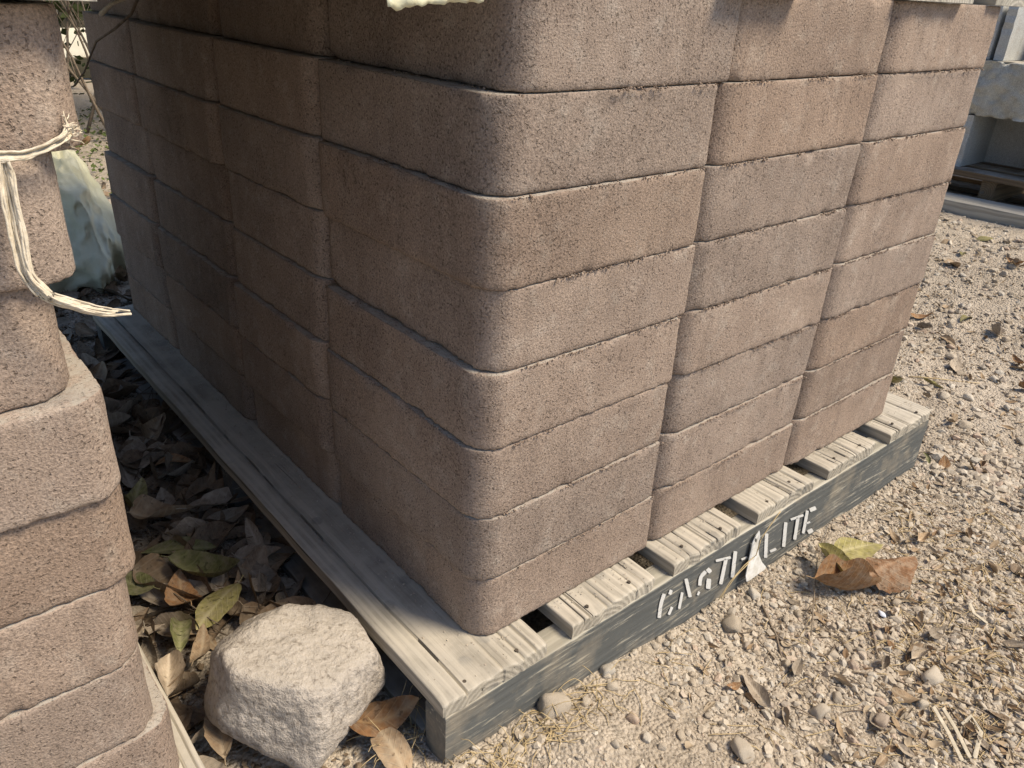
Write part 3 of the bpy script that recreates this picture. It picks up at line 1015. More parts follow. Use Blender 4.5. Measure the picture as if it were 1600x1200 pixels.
BV, BF = [], []
for i in range(430):
    if random.random() < 0.55: p = on_g(random.uniform(1380, 1610), random.uniform(690, 1195))
    elif random.random() < 0.5: p = on_g(random.uniform(1440, 1600), random.uniform(340, 690))
    else: p = on_g(random.uniform(1050, 1600), random.uniform(800, 1195))
    if p.x < 1.28 and p.y > -0.085: continue
    src = LM[random.choice(('leaf_grey', 'leaf_dark', 'leaf_tan'))][random.randrange(5)]
    mt = Matrix.Translation((p.x, p.y, ground_z(p.x, p.y) + random.uniform(0.001, 0.005))) @ Matrix.Rotation(random.uniform(0, 6.28), 4, 'Z') @ Matrix.Rotation(random.uniform(-.5, .5), 4, 'X') @ Matrix.Rotation(random.uniform(-.5, .5), 4, 'Y') @ Matrix.Diagonal((random.uniform(0.08, 0.3), random.uniform(0.1, 0.4), 0.25, 1))
    b = len(BV)
    BV += [tuple(mt @ v_.co) for v_ in src.vertices]
    BF += [tuple(b + q for q in p_.vertices) for p_ in src.polygons]
tag(link("leaf_scraps", mesh_of("leaf_scraps", BV, BF, M['scrap'])), "crumbled tan leaf scraps thickening towards the right of the gravel", "leaf scraps", kind="stuff")

# leaves that stand out
L_at(285, 885, 'leaf_green', 1.34, -80, "broad olive green leaf lying flat in the shaded gap, uppermost of the green leaves", tilt=0.12, lift=0.038, idx=0)
L_at(330, 930, 'leaf_green', 1.34, -95, "olive green leaf with a curled tip just above the boulder", tilt=0.15, lift=0.038, idx=1)
L_at(345, 975, 'leaf_olive', 1.10, 160, "yellowish green leaf standing against the left side of the boulder", tilt=0.3, lift=0.043, idx=2)
L_at(288, 1010, 'leaf_green', 1.10, 20, "narrow folded green leaf left of the boulder", tilt=0.4, lift=0.038, idx=3)
L_at(212, 940, 'leaf_green', 1.05, 70, "green leaf tucked beside the left stack's edge board", tilt=0.2, lift=0.038, idx=4)
L_at(320, 1050, 'leaf_tan', 0.84, 10, "round tan brown leaf left of the boulder", tilt=0.2, lift=0.038, idx=0)
L_at(262, 845, 'leaf_tan', 1.16, -70, "long curled tan leaf lying over the uppermost green leaf", tilt=0.2, lift=0.053, idx=1)
L_at(290, 960, 'leaf_rust', 1.05, 30, "orange brown leaf between the green leaves", tilt=0.3, lift=0.034, idx=2)
L_at(350, 815, 'leaf_grey', 1.57, -40, "large grey brown leaf lying near the pallet in the shaded gap", tilt=0.25, lift=0.043, idx=3)
L_at(215, 820, 'leaf_olive', 1.16, 15, "yellow brown leaf hanging by the left stack", tilt=0.4, lift=0.043, idx=4)
L_at(265, 745, 'leaf_rust', 1.10, -85, "rust coloured curled leaf beside the square stone in the litter", tilt=0.3, lift=0.038, idx=0)
L_at(350, 1165, 'leaf_tan', 1.22, 25, "pale tan leaf leaning at the lower left of the boulder", tilt=0.4, lift=0.043, idx=3)
L_at(268, 1090, 'leaf_grey', 0.93, 20, "grey leaf beside the pale edge board of the left pallet", tilt=0.3, lift=0.033, idx=2)
L_at(575, 1150, 'leaf_rust', 1.45, -80, "orange curled leaf lying between the boulder and the pallet corner", tilt=0.3, lift=0.028, idx=1)
L_at(610, 1185, 'leaf_tan', 1.05, 40, "tan leaf at the bottom edge below the pallet corner", tilt=0.2, lift=0.028, idx=4)
L_at(400, 860, 'leaf_grey', 0.93, 30, "small grey leaf against the pallet's bottom board", tilt=0.4, lift=0.028, idx=0)

big_rust = leaf_mesh(0.125, 0.066, 0.75, 0.35, 4.4, 'leaf_rust', 0.35, 0.06)
big_brown = leaf_mesh(0.125, 0.085, -0.2, -0.15, 9.1, 'leaf_brown', -0.25, 0.5, 0.8)
curl_olive = leaf_mesh(0.10, 0.05, 0.45, 0.12, 2.2, 'leaf_olive', 0.25, 0.08, 0.3)
L_at(1318, 930, 'leaf_rust', 1.0, -85, "orange brown boat-shaped leaf at the front of the leaf cluster by the pallet", mesh=big_rust, tilt=0.1, lift=0.012)
L_at(1388, 905, 'leaf_rust', 1.0, -60, "large crumpled brown leaf at the right of the leaf cluster", mesh=big_brown, tilt=0.1, lift=0.042)
L_at(1297, 895, 'leaf_olive', 1.0, 15, "curled olive yellow leaf at the left of the leaf cluster", mesh=curl_olive, tilt=0.1, lift=0.02)
L_at(1338, 870, 'leaf_olive', 1.25, -70, "olive leaf strip at the back of the leaf cluster", idx=2, tilt=0.3, lift=0.025)
L_at(1395, 842, 'leaf_tan', 0.4, 10, "small tan leaf behind the leaf cluster", idx=0)
L_at(1440, 845, 'leaf_tan', 0.5, -50, "pale pinkish leaf right of the leaf cluster", idx=1)
L_at(1145, 1078, 'leaf_rust', 0.28, -70, "tiny orange red leaf on the lower gravel")
L_at(1180, 1085, 'leaf_grey', 0.75, 20, "shrivelled grey leaf beside the tiny orange leaf", idx=3, tilt=0.4)
L_at(1415, 1095, 'leaf_tan', 0.5, 60, "curled brown leaf near the bottom right gravel", idx=2, tilt=0.5)
L_at(1390, 1010, 'leaf_rust', 0.25, 0, "tiny rust leaf speck in the middle of the right gravel")
L_at(1446, 722, 'leaf_green', 0.42, 5, "small bright green leaf at the far end of the pallet side", tilt=0.6, lift=0.012)
L_at(1475, 730, 'leaf_rust', 0.5, -30, "small reddish leaf at the far pallet corner", tilt=0.4)
L_at(1510, 500, 'leaf_olive', 0.9, -50, "olive yellow leaf in the litter right of the stack", tilt=0.3)
L_at(1440, 500, 'leaf_rust', 0.9, -85, "rust leaf lying close to the right edge of the stack", tilt=0.3)
L_at(1590, 570, 'leaf_rust', 0.7, 0, "reddish brown leaf at the right edge of the picture", tilt=0.3)

# crumbled litter
pts = []
while len(pts) < 9000:
    x, y = random.uniform(-0.37, 0.06), random.uniform(-0.02, 2.4)
    if random.random() > 0.35 + 0.4 * sstep(0, 0.4, y): continue
    s = random.uniform(0.0015, 0.006)
    pts.append((x, y, ground_z(x, y) + random.uniform(0, 0.006), s))
tag(scatter("leaf_litter", pts, M['litter'], 0.28), "dark crumbled leaf litter between the stacks", "leaf litter", kind="stuff")


# ------------------------------------------------------------------ twigs, straw
def tube(V, F, path, r0, r1, k=5):
    b = len(V)
    n = len(path)
    for i, p in enumerate(path):
        t = (Vector(path[min(i + 1, n - 1)]) - Vector(path[max(i - 1, 0)])).normalized()
        a = t.orthogonal().normalized()
        c = t.cross(a)
        r = r0 + (r1 - r0) * i / (n - 1)
        for q in range(k):
            V.append(tuple(Vector(p) + (a * math.cos(q * 6.283 / k) + c * math.sin(q * 6.283 / k)) * r))
    for i in range(n - 1):
        for q in range(k):
            F.append((b + i * k + q, b + i * k + (q + 1) % k, b + (i + 1) * k + (q + 1) % k, b + (i + 1) * k + q))
    F.append(tuple(b + q for q in range(k))[::-1])
    F.append(tuple(b + (n - 1) * k + q for q in range(k)))


def wander(p, d, L, n, wob, seed, flat=True):
    path = [Vector(p)]
    d = Vector(d).normalized()
    for i in range(n):
        d = (d + Vector((noise.noise(Vector((i * 0.7, seed, 1))), noise.noise(Vector((i * 0.7, seed, 5))), noise.noise(Vector((i * 0.7, seed, 9))) * 0.5)) * wob).normalized()
        q = path[-1] + d * (L / n)
        if flat: q.z = ground_z(q.x, q.y) + 0.003 + 0.003 * abs(noise.noise(Vector((i * 0.5, seed, 3))))
        path.append(q)
    return path


def twig(pxs, r, label, mat='twig', lift=0.003):
    path = []
    cp = [on_g(*q) for q in pxs]
    for i in range(len(cp) - 1):
        for t in range(5):
            p = cp[i].lerp(cp[i + 1], t / 5)
            p.z += lift + 0.002 * math.sin(t + i)
            path.append(p)
    path.append(cp[-1] + Vector((0, 0, lift)))
    V, F = [], []
    tube(V, F, path, r, r * 0.6)
    return tag(link("twig", mesh_of("twig", V, F, M[mat])), label, "twig")


twig([(1275, 950), (1282, 975), (1310, 1000), (1345, 1025)], 0.0015, "thin dark twig curving below the leaf cluster")
twig([(1410, 1045), (1425, 1005), (1480, 988)], 0.0016, "curved twig on the right of the lower gravel")
twig([(1188, 945), (1210, 990), (1225, 1040)], 0.0024, "flattened grey stem running down the gravel below the tag")
twig([(1358, 970), (1372, 1030)], 0.0024, "short grey stick in the middle of the right gravel")
twig([(1500, 1025), (1540, 1010), (1555, 980)], 0.0014, "yellow straw curving near the right edge", 'straw')
twig([(1480, 1090), (1560, 1125), (1600, 1150)], 0.0018, "twig slanting into the lower right corner")
twig([(1390, 1060), (1480, 1110), (1510, 1150)], 0.0016, "thin twig above the pale strips in the lower right")
twig([(1265, 1000), (1275, 880), (1300, 820), (1330, 818)], 0.0012, "thin stem looping left of the leaf cluster", lift=0.01)
twig([(1420, 590), (1530, 600)], 0.002, "yellow straw lying right of the pallet's far end", 'straw')
twig([(1545, 805), (1600, 850)], 0.0014, "pale straw at the right edge", 'straw')
twig([(240, 930), (280, 960), (345, 1005)], 0.0016, "dark twig lying over the leaves left of the boulder", lift=0.04)
twig([(205, 700), (235, 645), (250, 600)], 0.0014, "thin pale twig in the shaded litter by the left stack", lift=0.03)
twig([(215, 640), (270, 600), (300, 570)], 0.0014, "thin twig crossing the shaded litter toward the pallet", lift=0.03)

SV, SF = [], []
for i in range(120):
    px = random.gauss(830, 75)
    py = 1195 - (px - 700) * 0.63 + random.uniform(0, 75) - 5
    p = on_g(px, py)
    if p.y > -0.06: p.y = -0.06 - random.random() * 0.03
    p.z = ground_z(p.x, p.y)
    d = Vector((random.uniform(-1, 1), random.uniform(-1, 0.3), random.uniform(0.15, 1.1)))
    path = [p]
    q = p.copy()
    L = random.uniform(0.03, 0.085)
    for s in range(7):
        d = (d + Vector((random.gauss(0, .25), random.gauss(0, .25), -0.26))).normalized()
        q = q + d * L / 7
        q.z = max(q.z, ground_z(q.x, q.y) + 0.002)
        if q.y > -0.058: q.y = -0.058
        path.append(q.copy())
    tube(SV, SF, path, 0.0008, 0.0004, 4)
for i in range(330):
    if random.random() < 0.6:
        p = on_g(random.uniform(1380, 1600), random.uniform(780, 1195))
    else:
        p = on_g(random.uniform(1000, 1600), random.uniform(700, 1195))
    if p.y > -0.07 and p.x < 1.25: continue
    path = wander(p, (random.uniform(-1, 1), random.uniform(-1, 1), 0), random.uniform(0.02, 0.08), 6, 0.5, i * 1.7)
    if min(q.x for q in path) < 1.25 and max(q.y for q in path) > -0.06: continue
    tube(SV, SF, path, 0.0008, 0.0005, 4)
for i in range(40):
    p = on_g(random.uniform(600, 690), random.uniform(1090, 1190))
    d = Vector((random.uniform(-.6, .2), random.uniform(-.6, .4), random.uniform(0.3, 1.2)))
    path = [p]
    q = p.copy()
    for s in range(6):
        d = (d + Vector((random.gauss(0, .2), random.gauss(0, .2), -0.2))).normalized()
        q = q + d * 0.011
        q.z = max(q.z, ground_z(q.x, q.y) + 0.002)
        path.append(q.copy())
    tube(SV, SF, path, 0.0007, 0.0004, 4)
tag(link("dry_grass", mesh_of("dry_grass", SV, SF, M['straw'])), "dry straw and grass wisps at the foot of the pallet and over the gravel", "dry grass", kind="stuff")
SV, SF = [], []
for i in range(260):
    p = on_g(random.uniform(1150, 1600), random.uniform(640, 1195) if random.random() < 0.75 else random.uniform(330, 640))
    if p.y > -0.09 and p.x < 1.3: continue
    path = wander(p, (random.uniform(-1, 1), random.uniform(-1, 1), 0), random.uniform(0.015, 0.06), 5, 0.35, i * 3.1)
    if min(q.x for q in path) < 1.25 and max(q.y for q in path) > -0.06: continue
    tube(SV, SF, path, random.uniform(0.0007, 0.0016), 0.0006, 4)
tag(link("stick_litter", mesh_of("stick_litter", SV, SF, M['twig'])), "short dry sticks strewn over the sunlit gravel", "sticks", kind="stuff")
SV, SF = [], []
for i in range(230):
    p = Vector((random.uniform(-0.36, 0.0), random.uniform(0.35, 2.0), 0))
    p.z = ground_z(p.x, p.y) + random.uniform(0.0, 0.02)
    path = wander(p, (random.uniform(-1, 1), random.uniform(-1, 1), 0), random.uniform(0.04, 0.14), 6, 0.45, i * 2.3)
    for q in path: q.z += random.uniform(0.008, 0.016)
    tube(SV, SF, path, 0.0012, 0.0006, 4)
tag(link("fine_twigs", mesh_of("fine_twigs", SV, SF, M['twig'])), "fine twigs and stems tangled in the shaded litter", "twigs", kind="stuff")

# pale split strips at the lower right
for pts_, lab in (([(1455, 1110), (1478, 1150), (1500, 1195)], "pale split reed strip near the bottom right, left one of the pair"),
                  ([(1470, 1112), (1490, 1145), (1512, 1190)], "pale split reed strip near the bottom right, right one of the pair"),
                  ([(1512, 948), (1520, 965), (1540, 980)], "short bleached strip on the gravel near the right edge"),
                  ([(1500, 1140), (1515, 1125), (1530, 1150), (1520, 1190)], "crumpled bleached strip in the lower right corner")):
    cp = [on_g(*q) for q in pts_]
    V, F = [], []
    for i, p in enumerate(cp):
        t = (cp[min(i + 1, len(cp) - 1)] - cp[max(i - 1, 0)]).normalized()
        s = Vector((-t.y, t.x, 0)).normalized() * 0.0028
        for a in (-1, 0, 1):
            V.append(tuple(p + s * a + Vector((0, 0, 0.007 + 0.003 * abs(a)))))
        for a in (-1, 0, 1):
            V.append(tuple(p + s * a + Vector((0, 0, 0.006 + 0.003 * abs(a)))))
    for i in range(len(cp) - 1):
        a, b = i * 6, i * 6 + 6
        F += [(a, a + 1, b + 1, b), (a + 1, a + 2, b + 2, b + 1), (a + 3, b + 3, b + 4, a + 4), (a + 4, b + 4, b + 5, a + 5), (a, b, b + 3, a + 3), (a + 2, a + 5, b + 5, b + 2)]
    tag(link("reed_strip", mesh_of("reed_strip", V, F, M['reed'])), lab, "strip")

p = on_g(1378, 962)
tag(link("plastic_chip", stone_bank[3], None, (p.x, p.y, p.z + 0.004), (0.4, 0.2, 0.8), (0.011, 0.011, 0.006)), "pale blue white chip lying on the gravel below the leaf cluster", "chip")
o = col.objects["plastic_chip"]
o.data = o.data.copy()
o.data.materials[0] = M['chip']

# ------------------------------------------------------------------ white tag on the pallet side
outl = [(948, 318), (926, 350), (906, 390), (893, 450), (878, 520), (862, 600), (866, 634), (880, 632), (984, 556), (988, 543), (962, 512), (945, 470), (938, 420), (942, 385), (952, 352)]
ty = PAL_Y0 - 0.006
V = []
for (a, b) in outl:
    w3 = on_y(950 + a / 4, 750 + b / 4, ty - 0.006 * sstep(420, 640, b))
    V.append(tuple(w3))
n = len(V)
c0 = on_y(950 + 920 / 4, 750 + 480 / 4, ty - 0.002)
hole = [on_y(950 + (924 + 8 * math.cos(i * 1.0472)) / 4, 750 + (378 + 15 * math.sin(i * 1.0472)) / 4, ty) for i in range(6)]
import bmesh
bm = bmesh.new()
vs = [bm.verts.new(q) for q in V]
hv = [bm.verts.new(q) for q in hole]
for i in range(n): bm.edges.new((vs[i], vs[(i + 1) % n]))
for i in range(6): bm.edges.new((hv[i], hv[(i + 1) % 6]))
bmesh.ops.triangle_fill(bm, edges=bm.edges[:], use_beauty=True)
ret = bmesh.ops.extrude_face_region(bm, geom=bm.faces[:])
for g in ret["geom"]:
    if isinstance(g, bmesh.types.BMVert): g.co.y += 0.0014
bmesh.ops.recalc_face_normals(bm, faces=bm.faces[:])
me = bpy.data.meshes.new("plastic_tag")
bm.to_mesh(me)
bm.free()
me.materials.append(M['tag'])
tagroot = link("plastic_tag", me)
tag(tagroot, "white plastic tag hanging over the stencilled letters on the pallet side", "tag")
V, F = [], []
for seq, r in (([(1078, 196), (1010, 290), (955, 372)], 0.0011), ([(955, 372), (925, 470), (850, 535), (760, 640), (690, 752)], 0.001), ([(880, 520), (800, 600), (735, 690), (705, 745)], 0.0009)):
    cp = [on_y(950 + a / 4, 750 + b / 4, ty - 0.008) for a, b in seq]
    path = []
    for i in range(len(cp) - 1):
        path += [cp[i].lerp(cp[i + 1], t / 4) for t in range(4)]
    path.append(cp[-1])
    tube(V, F, path, r, r * 0.8)
link("straw_tie", mesh_of("straw_tie", V, F, M['straw']), tagroot)

# ------------------------------------------------------------------ torn strap on the left stack
SY = LY - 0.012
def ribbon(pxs, widths, thick, name, depth=None, seed=0.0):
    V, F = [], []
    cp = []
    dd = depth or [0.0] * len(pxs)
    fine, fw = [], []
    for i in range(len(pxs) - 1):
        for t in range(8):
            u = t / 8
            fine.append((pxs[i][0] * (1 - u) + pxs[i + 1][0] * u, pxs[i][1] * (1 - u) + pxs[i + 1][1] * u, dd[i] * (1 - u) + dd[i + 1] * u))
            fw.append(widths[i] * (1 - u) + widths[i + 1] * u)
    fine.append((*pxs[-1], dd[-1])); fw.append(widths[-1])
    # round the polyline off
    for _ in range(6):
        fine = [fine[0]] + [tuple((a + 2 * b + c) / 4 for a, b, c in zip(fine[i - 1], fine[i], fine[i + 1])) for i in range(1, len(fine) - 1)] + [fine[-1]]
    P = [on_y(a, b, SY + d) for a, b, d in fine]
    nP = len(P)
    # a frayed band: many flat fibres side by side
    for fi in range(15):
        u0 = -1 + 2 * fi / 14
        path = []
        stop = nP if random.random() < 0.7 else int(nP * random.uniform(0.75, 1))
        for i in range(stop):
            t = (P[min(i + 1, nP - 1)] - P[max(i - 1, 0)]).normalized()
            s_ = t.cross(Vector((0, 1, 0))).normalized()
            fold = 0.55 + 0.45 * math.cos(i * 0.12 + seed)
            u = u0 * (0.75 + 0.25 * fold) + 0.28 * noise.noise(Vector((i * 0.22, fi * 1.7, seed)))
            dep = thick * (2.2 * math.sin(u0 * 3.0 + i * 0.10 + seed) + 1.3 * noise.noise(Vector((i * 0.3, fi * 2.9, seed + 9))))
            path.append(P[i] + s_ * u * fw[i] + Vector((0, dep - thick, 0)))
        tube(V, F, path, 0.0013, 0.0006, 5)
    return mesh_of(name, V, F, M['strap'])


strap = link("torn_strap", ribbon([(2, 245), (8, 280), (25, 360), (40, 430), (75, 465), (120, 478), (165, 488), (203, 487)], [0.004, 0.0055, 0.0065, 0.0055, 0.0045, 0.004, 0.0035, 0.0012], 0.0012, "torn_strap", [0, 0, -0.004, -0.008, -0.012, -0.016, -0.02, -0.02], 1.0))
tag(strap, "frayed cream strap hanging loose on the front of the left stack", "strap")
link("strap_band", ribbon([(-600, 299), (-30, 246), (2, 244), (35, 242), (70, 230), (100, 214), (112, 200)], [0.0035, 0.0035, 0.0035, 0.003, 0.003, 0.0035, 0.004], 0.001, "strap_band", [0, 0, 0, 0, 0, 0.002, 0.012], 5.0), strap)
V, F = [], []
for i in range(26):
    p = on_y(random.uniform(98, 106), random.uniform(195, 222), SY + 0.012)
    d = Vector((random.uniform(0.3, 1), random.uniform(-0.5, 0.5), random.uniform(-0.2, 0.9)))
    path = [p]
    for s in range(4):
        d = (d + Vector((random.gauss(0, .4), random.gauss(0, .4), random.gauss(0, .4)))).normalized()
        path.append(path[-1] + d * random.uniform(0.002, 0.0045))
    tube(V, F, path, 0.0009, 0.0005, 4)
link("frayed_end", mesh_of("frayed_end", V, F, M['strap']), strap)

# torn film scrap hanging from the upper pallet corner
V, F = [], []
nu, nv_ = 26, 8
for i in range(nu + 1):
    u = i / nu
    px = 603 + 150 * u
    low = 11 - 10 * u + 6 * noise.noise(Vector((u * 13, 2.2, 0))) + 5 * math.exp(-((u - 0.14) / 0.06) ** 2)
    for j in range(nv_ + 1):
        w_ = j / nv_
        p = on_y(px, -60 + (60 + low) * w_, -0.052 - 0.006 * w_)
        p.y += 0.006 * fbm((u * 8, w_ * 3, 1.5), 3)
        V.append(tuple(p))
for i in range(nu):
    for j in range(nv_):
        a = i * (nv_ + 1) + j
        F.append((a, a + nv_ + 1, a + nv_ + 2, a + 1))
scrap = link("film_scrap", mesh_of("film_scrap", V, F, M['film']))
md = scrap.modifiers.new("thickness", 'SOLIDIFY')
md.thickness = 0.0012
tag(scrap, "torn whitish film scrap hanging at the top of the tall stack's near corner", "film scrap")

# ------------------------------------------------------------------ plastic wrapped bundle behind the gap
bm = bmesh.new()
bmesh.ops.create_icosphere(bm, subdivisions=6, radius=1.0)
for v_ in bm.verts:
    d = v_.co.normalized()
    e = Vector((abs(d.x) ** 0.8 * (1 if d.x > 0 else -1), abs(d.y) ** 0.8 * (1 if d.y > 0 else -1), abs(d.z) ** 0.8 * (1 if d.z > 0 else -1)))
    r = 1 + 0.16 * noise.noise(d * 1.7 + Vector((2, 0, 0)))
    q = d * 2.1
    r += 0.15 * (1 - abs(noise.noise(q * 0.8 + Vector((7, 3, 1))))) ** 3 + 0.06 * (1 - abs(noise.noise(q * 1.9))) ** 4 + 0.016 * (1 - abs(noise.noise(q * 5.1))) ** 3
    taper = 1 - 0.35 * max(0, e.z)
    v_.co = Vector((e.x * 0.17 * r * taper, e.y * 0.55 * r * taper, e.z * 0.24 * r))
me = bpy.data.meshes.new("plastic_bundle")
bm.to_mesh(me)
bm.free()
me.polygons.foreach_set("use_smooth", [True] * len(me.polygons))
me.materials.append(M['film'])
tag(link("plastic_bundle", me, None, (0.03, 2.36, 0.03), (0.12, 0, -0.12), (0.86, 0.72, 0.86)), "bundle wrapped in crumpled cloudy plastic film behind the gap", "bundle")

# ------------------------------------------------------------------ background on the left
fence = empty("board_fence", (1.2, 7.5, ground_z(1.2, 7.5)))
tag(fence, "upright board fence with shade in its colour in the far left background", "fence")
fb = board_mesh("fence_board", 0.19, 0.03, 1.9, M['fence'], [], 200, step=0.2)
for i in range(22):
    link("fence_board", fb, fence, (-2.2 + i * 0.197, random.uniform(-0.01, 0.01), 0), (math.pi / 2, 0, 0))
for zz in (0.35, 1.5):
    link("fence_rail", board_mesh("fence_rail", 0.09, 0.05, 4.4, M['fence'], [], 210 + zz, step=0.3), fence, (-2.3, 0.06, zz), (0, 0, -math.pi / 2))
pn = board_mesh("leaning_panel", 0.3, 0.03, 0.22, M['panel'], [], 220, step=0.1)
pp = on_y(117, 68, 6.6)
tag(link("leaning_panel", pn, None, (pp.x, pp.y, pp.z - 0.10), (math.radians(70), 0, 0.2)), "small bright cream panel glimpsed between the bare stems in the far left", "panel")
prop = board_mesh("prop_post", 0.09, 0.09, 0.5, M['fence'], [], 230, step=0.1)

# evergreen trees added behind the stacks to block sky light
def tree(loc, h, rad, label, seed, n=6500):
    t = empty("sky_block_tree", (loc[0], loc[1], ground_z(loc[0], loc[1], False)))
    tag(t, label, "tree", "sky-blocking trees added behind the stacks")
    rnd = random.Random(seed)
    V, F = [], []
    trunk = wander((0, 0, 0), (0.05, 0, 1), h * 0.7, 8, 0.12, seed, flat=False)
    tube(V, F, trunk, 0.09, 0.03, 7)
    for q in range(7):
        st = trunk[2 + q % 6]
        a = q * 2.4
        tube(V, F, wander(st, (math.cos(a), math.sin(a), 0.5), rad * 0.8, 6, 0.2, seed + q, flat=False), 0.03, 0.008, 5)
    link("trunk", mesh_of("trunk", V, F, M['twig']), t)
    V, F = [], []
    clumps = [Vector((rnd.gauss(0, 0.45) * rad, rnd.gauss(0, 0.45) * rad, h * (0.12 + 0.85 * rnd.random()))) for _ in range(34)]
    for i in range(n):
        c = clumps[i % 34]
        d = Vector((rnd.gauss(0, 1), rnd.gauss(0, 1), rnd.gauss(0, 1))).normalized()
        p = c + d * rad * 0.36 * (0.6 + 0.4 * rnd.random())
        if p.z < 0.05: continue
        a = Vector((rnd.gauss(0, 1), rnd.gauss(0, 1), rnd.gauss(0, 0.5))).normalized()
        b_ = a.cross(d)
        if b_.length < 0.1: continue
        b_.normalize()
        s_ = rnd.uniform(0.04, 0.085)
        o = len(V)
        V += [tuple(p), tuple(p + a * s_ * 0.5 + b_ * s_ * 0.28), tuple(p + a * s_), tuple(p + a * s_ * 0.5 - b_ * s_ * 0.28)]
        F.append((o, o + 1, o + 2, o + 3))
    link("sky_block_crown", mesh_of("sky_block_crown", V, F, M['sky_block_leaf']), t)
    return t


M['sky_block_leaf'] = plain('dark leaf of sky-blocking trees', (0.035, 0.05, 0.015), (0.085, 0.10, 0.035), 6.0)
for q_, (tx, ty_, th_, tr_) in enumerate(((-0.75, 3.3, 3.4, 0.95), (0.2, 5.6, 3.6, 1.1), (2.0, 4.6, 3.5, 1.15), (-2.4, 4.0, 3.6, 1.3), (1.35, 8.6, 3.8, 1.2))):
    tree((tx, ty_), th_, tr_, ("sky-blocking evergreen tree added behind the left stack", "sky-blocking evergreen tree added straight behind the gap", "sky-blocking evergreen tree added behind the tall stack",
                              "sky-blocking evergreen tree added farther left behind the left stack", "sky-blocking evergreen tree added beyond the board fence")[q_], 300 + q_)

# bare shrub
shrub = empty("bare_shrub", (0.75, 4.6, ground_z(0.75, 4.6)))
tag(shrub, "bare thin-stemmed shrub in the background between the two stacks", "shrub")
base = Vector((0, 0, 0))
for i in range(16):
    V, F = [], []
    d = Vector((random.uniform(-0.75, 0.45), random.uniform(-0.3, 0.3), 1))
    path = wander((random.uniform(-.25, .2), random.uniform(-.2, .2), 0), d, random.uniform(0.8, 1.4), 9, 0.22, i * 4.1, flat=False)
    tube(V, F, path, 0.011, 0.003, 5)
    for q in range(3):
        s = path[random.randrange(3, 8)]
        tube(V, F, wander(s, d + Vector((random.uniform(-1, 1), random.uniform(-.6, .6), 0.1)), random.uniform(0.2, 0.5), 6, 0.3, i + q * 7.7, flat=False), 0.004, 0.0015, 4)
    link("stem", mesh_of("stem", V, F, M['twig']), shrub)
# low weeds
SV, SF = [], []
for i in range(2600):
    x, y = random.uniform(-0.2, 1.4), random.uniform(3.0, 5.6)
    p = Vector((x, y, ground_z(x, y, False) + random.uniform(0, 0.05)))
    a = random.uniform(0, 6.28)
    s = random.uniform(0.012, 0.035)
    d = Vector((math.cos(a), math.sin(a), random.uniform(0.1, 0.9))).normalized() * s
    w = Vector((-math.sin(a), math.cos(a), 0)) * s * 0.35
    b = len(SV)
    SV += [tuple(p), tuple(p + d * 0.5 + w), tuple(p + d), tuple(p + d * 0.5 - w)]
    SF.append((b, b + 1, b + 2, b + 3))
tag(link("ground_cover", mesh_of("ground_cover", SV, SF, M['green'])), "low green weeds on the ground behind the gap", "weeds", kind="stuff")

# vine stem hanging at the far end of the gap
V, F = [], []
seq = [(219, -12), (205, 22), (180, 45), (150, 65), (140, 90), (132, 112), (115, 135), (88, 140)]
path = []
on_x = lambda a, b, x: CAM + ray(a, b) * ((x - CAM.x) / ray(a, b).x)
cp = [on_x(a, b, -0.035) for a, b in seq]
for i in range(len(cp) - 1): path += [cp[i].lerp(cp[i + 1], t / 4) for t in range(4)]
tube(V, F, path, 0.0026, 0.0018)
vine = link("hanging_vine", mesh_of("hanging_vine", V, F, M['twig']))
tag(vine, "thin dry vine stem dangling from the upper pallet at the gap's far end", "vine")
V, F = [], []
cp = [on_x(a, b, -0.045) for a, b in ((200, -4), (175, 6), (166, 14), (158, 22))]
tube(V, F, cp, 0.003, 0.005)
link("vine_tip", mesh_of("vine_tip", V, F, M['strap']), vine)

# ------------------------------------------------------------------ grey masonry stack in the far right
FXX = 3.4


def fx(px, py):
    v = ray(px, py)
    return CAM + v * ((FXX - CAM.x) / v.x)


def hollow_mesh(w, d, h, wall, mat, seed, splits=((0.5,))):
    """Hollow block with its cavities open towards -x; local origin at base centre, w along y."""
    V, F = [], []

    def box(x0, x1, y0, y1, z0, z1, rag=0.0):
        nz_ = 9
        b = len(V)
        for i in range(nz_ + 1):
            z = z0 + (z1 - z0) * i / nz_
            j = rag * (noise.noise(Vector((z * 40, seed, y0))))
            V.extend([(x0 + j, y0, z), (x1, y0 + j * 0.3, z), (x1, y1, z), (x0 + j, y1 + j * 0.7, z)])
        for i in range(nz_):
            for q in range(4):
                F.append((b + i * 4 + q, b + i * 4 + (q + 1) % 4, b + i * 4 + 4 + (q + 1) % 4, b + i * 4 + 4 + q))
        F.append((b + 3, b + 2, b + 1, b))
        e = b + nz_ * 4
        F.append((e, e + 1, e + 2, e + 3))
    box(-d / 2, d / 2 - wall, -w / 2, -w / 2 + wall, 0, h, 0.02)
    box(-d / 2, d / 2 - wall, w / 2 - wall, w / 2, 0, h, 0.02)
    for s in splits:
        if s: box(-d / 2, d / 2 - wall, -w / 2 + w * s - wall / 2, -w / 2 + w * s + wall / 2, 0, h, 0.02)
    box(d / 2 - wall, d / 2, -w / 2, w / 2, 0, h)
    return mesh_of("hollow_block", V, F, mat, False)


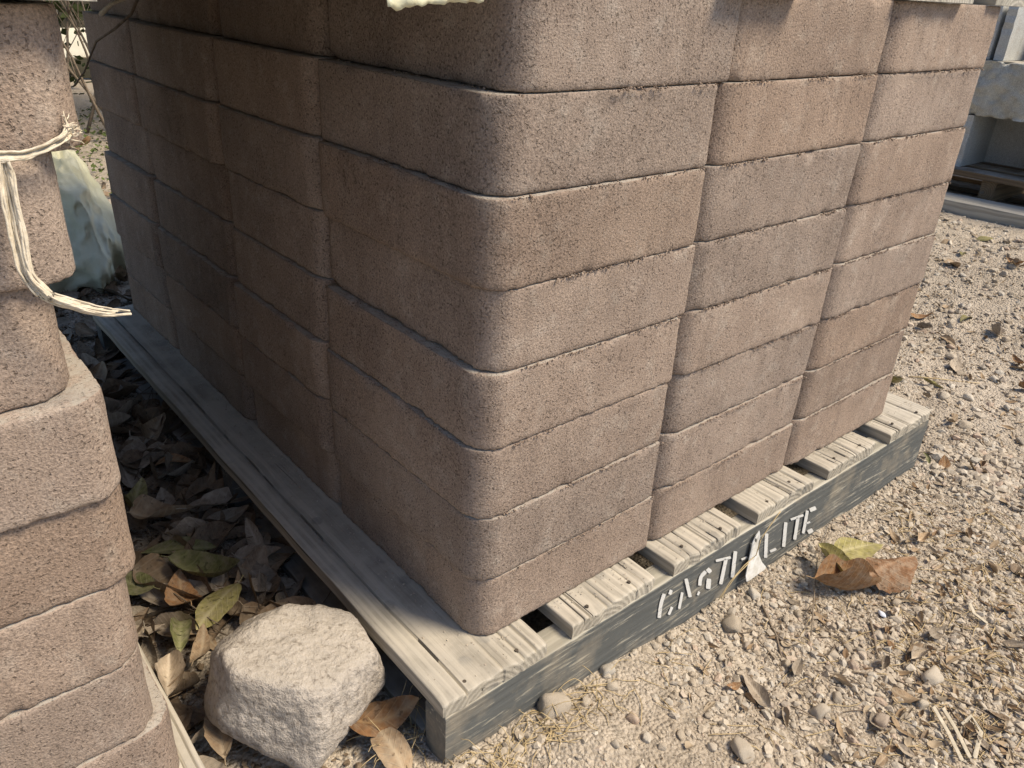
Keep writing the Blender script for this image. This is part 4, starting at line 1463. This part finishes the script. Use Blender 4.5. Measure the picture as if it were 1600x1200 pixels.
za = 0.15
hb = hollow_mesh(0.37, 0.3, 0.222, 0.036, M['cement'], 3, (0,))
for i, lab in enumerate(("grey hollow block with its open side showing, bottom row of the far masonry stack", "grey hollow block at the right of the bottom row of the far masonry stack", "grey hollow block hidden most by the tall stack, bottom row of the far masonry stack")):
    tag(link("hollow_block", hb, None, (FXX + 0.15, (0.71, 0.335, 1.09)[i], za)), lab, "hollow block", "grey masonry stack")
sp = block_mesh("split_face_block", 0.3, 0.44, 0.222, (0.012, 0.012, 0.012, 0.012), M['grey_block'], 5, 0.012, 15.0)
for i, lab in enumerate(("grey split-face block resting on the hollow blocks of the far masonry stack", "grey split-face block at the right end of the middle row of the far masonry stack", "grey split-face block mostly behind the tall stack, middle row of the far masonry stack")):
    tag(link("split_face_block", sp, None, (FXX + 0.14, (0.70, 0.245, 1.155)[i], za + 0.224)), lab, "split block", "grey masonry stack")
hb2 = hollow_mesh(0.36, 0.3, 0.222, 0.04, M['cement'], 8, (0,))
for i, lab in enumerate(("grey hollow block in the top row of the far masonry stack, its dark opening showing", "grey hollow block mostly behind the tall stack, far masonry stack's top row")):
    tag(link("hollow_block", hb2, None, (FXX + 0.17, (0.68, 1.06)[i], za + 0.448)), lab, "hollow block", "grey masonry stack")
fpal = empty("pallet", (FXX, 0.7, 0.0))
tag(fpal, "low brown pallet carrying the far grey masonry stack", "pallet")
zt = za
for i in range(4):
    link("deck_board", board_mesh("deck_board", 0.11, 0.025, 1.4, M['brown_wood'], [], 240 + i), fpal, (-0.06 + i * 0.16 + 0.05, -0.7, zt - 0.001))
for yc in (-0.55, 0.0, 0.55):
    link("stringer", board_mesh("stringer", 0.06, 0.09, 0.62, M['brown_wood'], [], 250 + yc), fpal, (-0.05, yc, zt - 0.028), (0, 0, -math.pi / 2))
for i in range(3):
    link("bottom_board", board_mesh("bottom_board", 0.11, 0.02, 1.4, M['brown_wood'], [], 260 + i), fpal, (0.0 + i * 0.25, -0.7, zt - 0.12))
for i, lab in enumerate(("pale flat timber lying on the ground in front of the far masonry stack",)):
    me = board_mesh("timber", 0.16, 0.07, 2.2, M['pale_wood'], [], 270)
    tag(link("timber", me, None, (3.24, -0.25, 0.055), (0, 0, 0.03)), lab, "timber")
